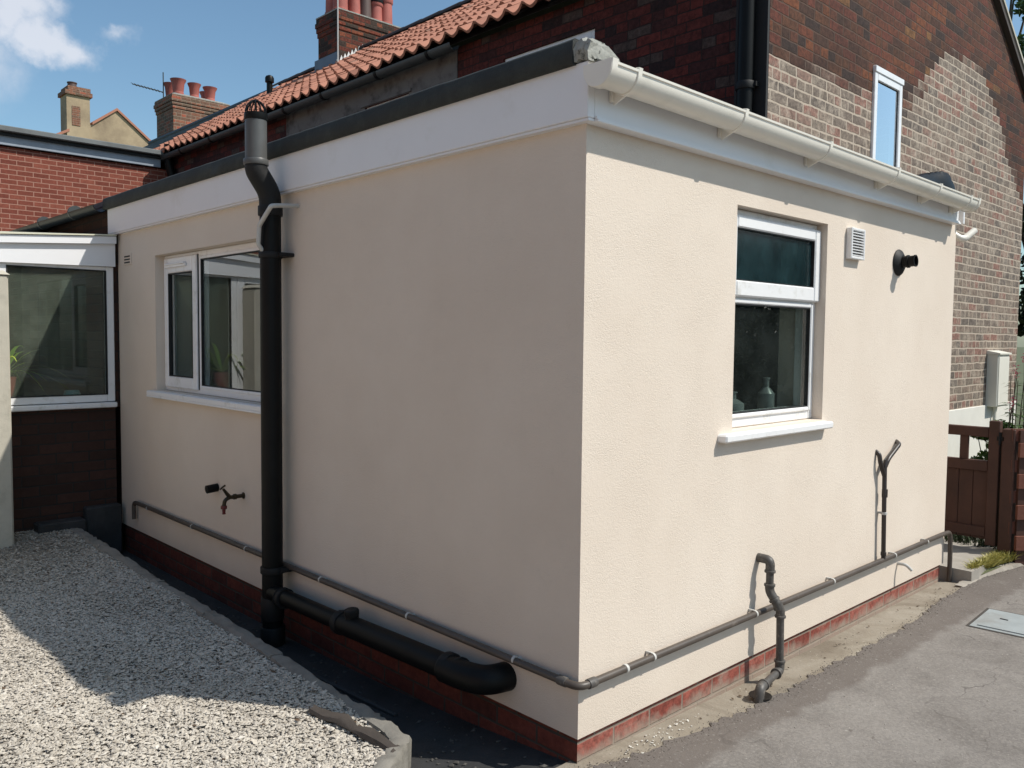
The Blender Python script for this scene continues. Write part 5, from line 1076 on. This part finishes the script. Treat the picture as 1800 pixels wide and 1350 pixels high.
def shrub(name, loc, h, r, label, m, seed, n_=14, nl=120, ls=.022):
    global rng
    rng = np.random.default_rng(seed); t = thing(name, loc, label, 'shrub'); x, y, z = loc; mb = MB(); cents = []; rads = []
    for k in range(n_):
        a = rng.uniform(0, 6.28); q = rng.uniform(0, 1)**.5*r; hh = h*rng.uniform(.25, .92); c_ = (x+math.cos(a)*q, y+math.sin(a)*q, z+hh); cents.append(c_); rads.append(r*rng.uniform(.22, .4)); mb.tube([(x, y, z), ((x+c_[0])/2, (y+c_[1])/2, z+hh*.6), c_], [.008, .006, .003], 5)
    mb.build('stems', m_bark, t); mb = MB(); leaf_cloud(mb, cents, rads, nl, ls); mb.build('leaves', m, t, sharp=0); return t
shrub('garden_shrub', (-.28, 5.5, .05), .92, .20, 'light green shrub seen through the slots of the gate', m_shrub, 21, 12, 110, .022)
shrub('garden_shrub', (.30, 6.4, .05), .95, .42, 'leafy shrub behind the gate post and slatted fence', m_shrub, 22, 26, 170, .024)
shrub('garden_shrub', (.62, 5.9, .03), 1.05, .5, 'green bush behind the slatted fence at the right edge', m_shrub, 23, 26, 170, .024)
# valerian with pink heads in front of the meter box
rng = np.random.default_rng(31); va = thing('flowering_plant', (-.17, 5.6, .03), 'tall stems with narrow leaves and pink flower heads in front of the meter box', 'plant')
mbs, mbl, mbf = MB(), MB(), MB()
for k in range(11):
    x0, y0 = -.17+rng.normal()*.05, 5.6+rng.normal()*.10; lx, ly = rng.normal()*.05, rng.normal()*.08; hh = rng.uniform(1.0, 1.42)
    mbs.tube([(x0, y0, .03), (x0+lx*.5, y0+ly*.5, hh*.6), (x0+lx, y0+ly, hh)], [.005, .004, .003], 5)
    for q in np.linspace(.35, .93, 10):
        px_, py_, pz_ = x0+lx*q, y0+ly*q, hh*q
        for s_ in (0, math.pi):
            a = rng.uniform(0, .6)+s_+q*7; L_ = .10*rng.uniform(.7, 1.1); mbl.add([(px_, py_, pz_), (px_+math.cos(a)*L_*.5-math.sin(a)*.014, py_+math.sin(a)*L_*.5+math.cos(a)*.014, pz_+.012), (px_+math.cos(a)*L_, py_+math.sin(a)*L_, pz_-.005), (px_+math.cos(a)*L_*.5+math.sin(a)*.014, py_+math.sin(a)*L_*.5-math.cos(a)*.014, pz_+.012)], [(0, 1, 2, 3)], att=float(rng.uniform()))
    if k % 3 == 0:
        for _ in range(30): p = np.array([x0+lx, y0+ly, hh+.03])+rng.normal(size=3)*np.array([.011, .011, .03]); mbf.add([tuple(p), tuple(p+[.008, 0, .004]), tuple(p+[.004, .006, .009]), tuple(p+[-.003, .004, .006])], [(0, 1, 2, 3)])
mbs.build('stems', m_bark, va); mbl.build('leaves', m_leaf, va, sharp=0); mbf.build('flowers', m_flower, va, sharp=0)
# parked car glimpsed at the far right edge
car = thing('parked_car', (1.9, 15.2, 0), 'dark blue parked car mostly hidden at the right edge beyond the fence', 'car')
m_car = simple('dark_blue_car_paint', (.02, .03, .06), .15, .05, 3, spec=.8)
def prof_extrude(mb, pf, y0, y1, tap=0):
    k = len(pf); mb.add([(x, y0+(tap if z > .95 else 0), z) for x, z in pf]+[(x, y1-(tap if z > .95 else 0), z) for x, z in pf], [tuple(range(k)), tuple(range(k, 2*k))[::-1]]+[(i, i+k, (i+1) % k+k, (i+1) % k) for i in range(k)])
CB = -1.35
mb = MB(); prof_extrude(mb, [(CB+x, z) for x, z in ((0, .35), (.05, .75), (.25, .92), (1.1, 1.0), (1.75, 1.42), (2.9, 1.46), (3.7, 1.05), (4.1, .98), (4.2, .6), (4.15, .35))], 12.1, 13.8, .18); mb.build('body', m_car, car)
mb = MB(); prof_extrude(mb, [(CB+x, z) for x, z in ((1.22, 1.04), (1.80, 1.38), (2.85, 1.41), (3.5, 1.06))], 12.26, 12.27); mb.build('window', g_win, car)
for x in (.8, 3.4): mb = MB(); mb.lathe((CB+x, 12.08, .32), (0, 1, 0), [(.2, 0), (.31, .02), (.32, .1), (.32, .2)], 20); mb.build('wheel', m_dull, car)
# hedges across the drive and behind the viewpoint (seen in the window reflections)
def hedge(loc, L, W_, H_, ang, label, seed, m, nl=42, ls=.10):
    global rng
    rng = np.random.default_rng(seed); n_ = int(L*W_*H_*2.0)+60; t = thing('garden_hedge', loc, label, 'hedge'); mb = MB(); cents = []; rads = []
    for _ in range(n_): u, v, ww = rng.uniform(-L/2, L/2), rng.uniform(-W_/2, W_/2), rng.uniform(0, 1)**.7*H_; cents.append((loc[0]+u*math.cos(ang)-v*math.sin(ang), loc[1]+u*math.sin(ang)+v*math.cos(ang), loc[2]+ww)); rads.append(.45)
    leaf_cloud(mb, cents, rads, nl, ls); mb.build('foliage', m, t, sharp=0)
    mb = MB(); c_, s_ = math.cos(ang), math.sin(ang)
    for u in np.linspace(-L/2+.4, L/2-.4, int(L/1.2)): x, y = loc[0]+u*c_, loc[1]+u*s_; mb.tube([(x, y, 0), (x, y, H_*.8)], [.07, .03], 6)
    mb.build('trunk', m_bark, t)
hedge((10.5, 4.5, 0), 15, 1.0, 3.6, R_(90), 'tall hedge across the drive reflected in the right hand window', 41, m_dleaf)
hedge((6.8, 9.6, 0), 9, 1.0, 3.5, 0, 'dark hedge at the top of the drive reflected in the right hand window', 43, m_dleaf, 130, .05)
gr = thing('backdrop_garage', (8, 12, 0), 'unseen dark green timber block added behind the hedge to darken the window reflection', 'backdrop_garage')  # unseen building added as a dark backdrop for the window reflection
mb = MB(); mb.box((3.2, 10.6, 0), (13, 15, 3.3)); mb.build('wall', simple('backdrop_dark_green', (.025, .035, .025), .8, .3, 3), gr)
mb = MB(); mb.add([(3.0, 10.4, 3.31), (13.2, 10.4, 3.31), (13.2, 12.8, 4.6), (3, 12.8, 4.6), (3, 15.2, 3.31), (13.2, 15.2, 3.31)], [(0, 1, 2, 3), (3, 2, 5, 4), (0, 3, 4), (1, 5, 2)]); mb.build('roof', m_slate, gr)
# unseen terrace added behind the viewpoint to reflect warm light on to the shaded wall
op = thing('bounce_terrace', (-1, -10.5, 0), 'unseen brick terrace added behind the viewpoint to bounce warm light on to the shaded wall', 'house')
m_warm = brick_mat('bounce_orange_brick', .225, .075, .010, [(0, (.54, .30, .21)), (.5, (.62, .37, .26)), (1, (.68, .43, .32))], (.60, .50, .42), .3)  # wall colour raised for a stronger warm bounce
ow = [(k*3.2+1.2, k*3.2+2.3, z, z+1.3) for k in range(7) for z in (.9, 3.5)]
mb = MB(); panel(mb, (11.5, -10, 0), (-1, 0, 0), (0, 1, 0), 24, -.1, 5.6, ow, .25); mb.build('wall', m_warm, op)
for (a, b, c_, d) in ow: mb = MB(); frame_bars(mb, (11.5, -10, 0), (-1, 0, 0), (0, 1, 0), a, b, c_, d, .06, .05, .1); f = mb.build('window', m_upvc, op); mb = MB(); mb.box((11.5-a-.06, -10.07, c_+.06), (11.5-b+.06, -10.08, d-.06)); mb.build('pane', g_win, f)
mb = MB(); mb.add([(11.7, -9.8, 5.55), (-12.7, -9.8, 5.55), (-12.7, -14, 8), (11.7, -14, 8)], [(3, 2, 1, 0)]); mb.add([(11.4, -10.3, 5.5), (-12.4, -10.3, 5.5), (-12.4, -14, 5.5), (11.4, -14, 5.5)], [(0, 1, 2, 3)]); mb.build('roof', m_slate, op)

for o in bpy.data.objects:
    if '_w' in o: del o['_w']
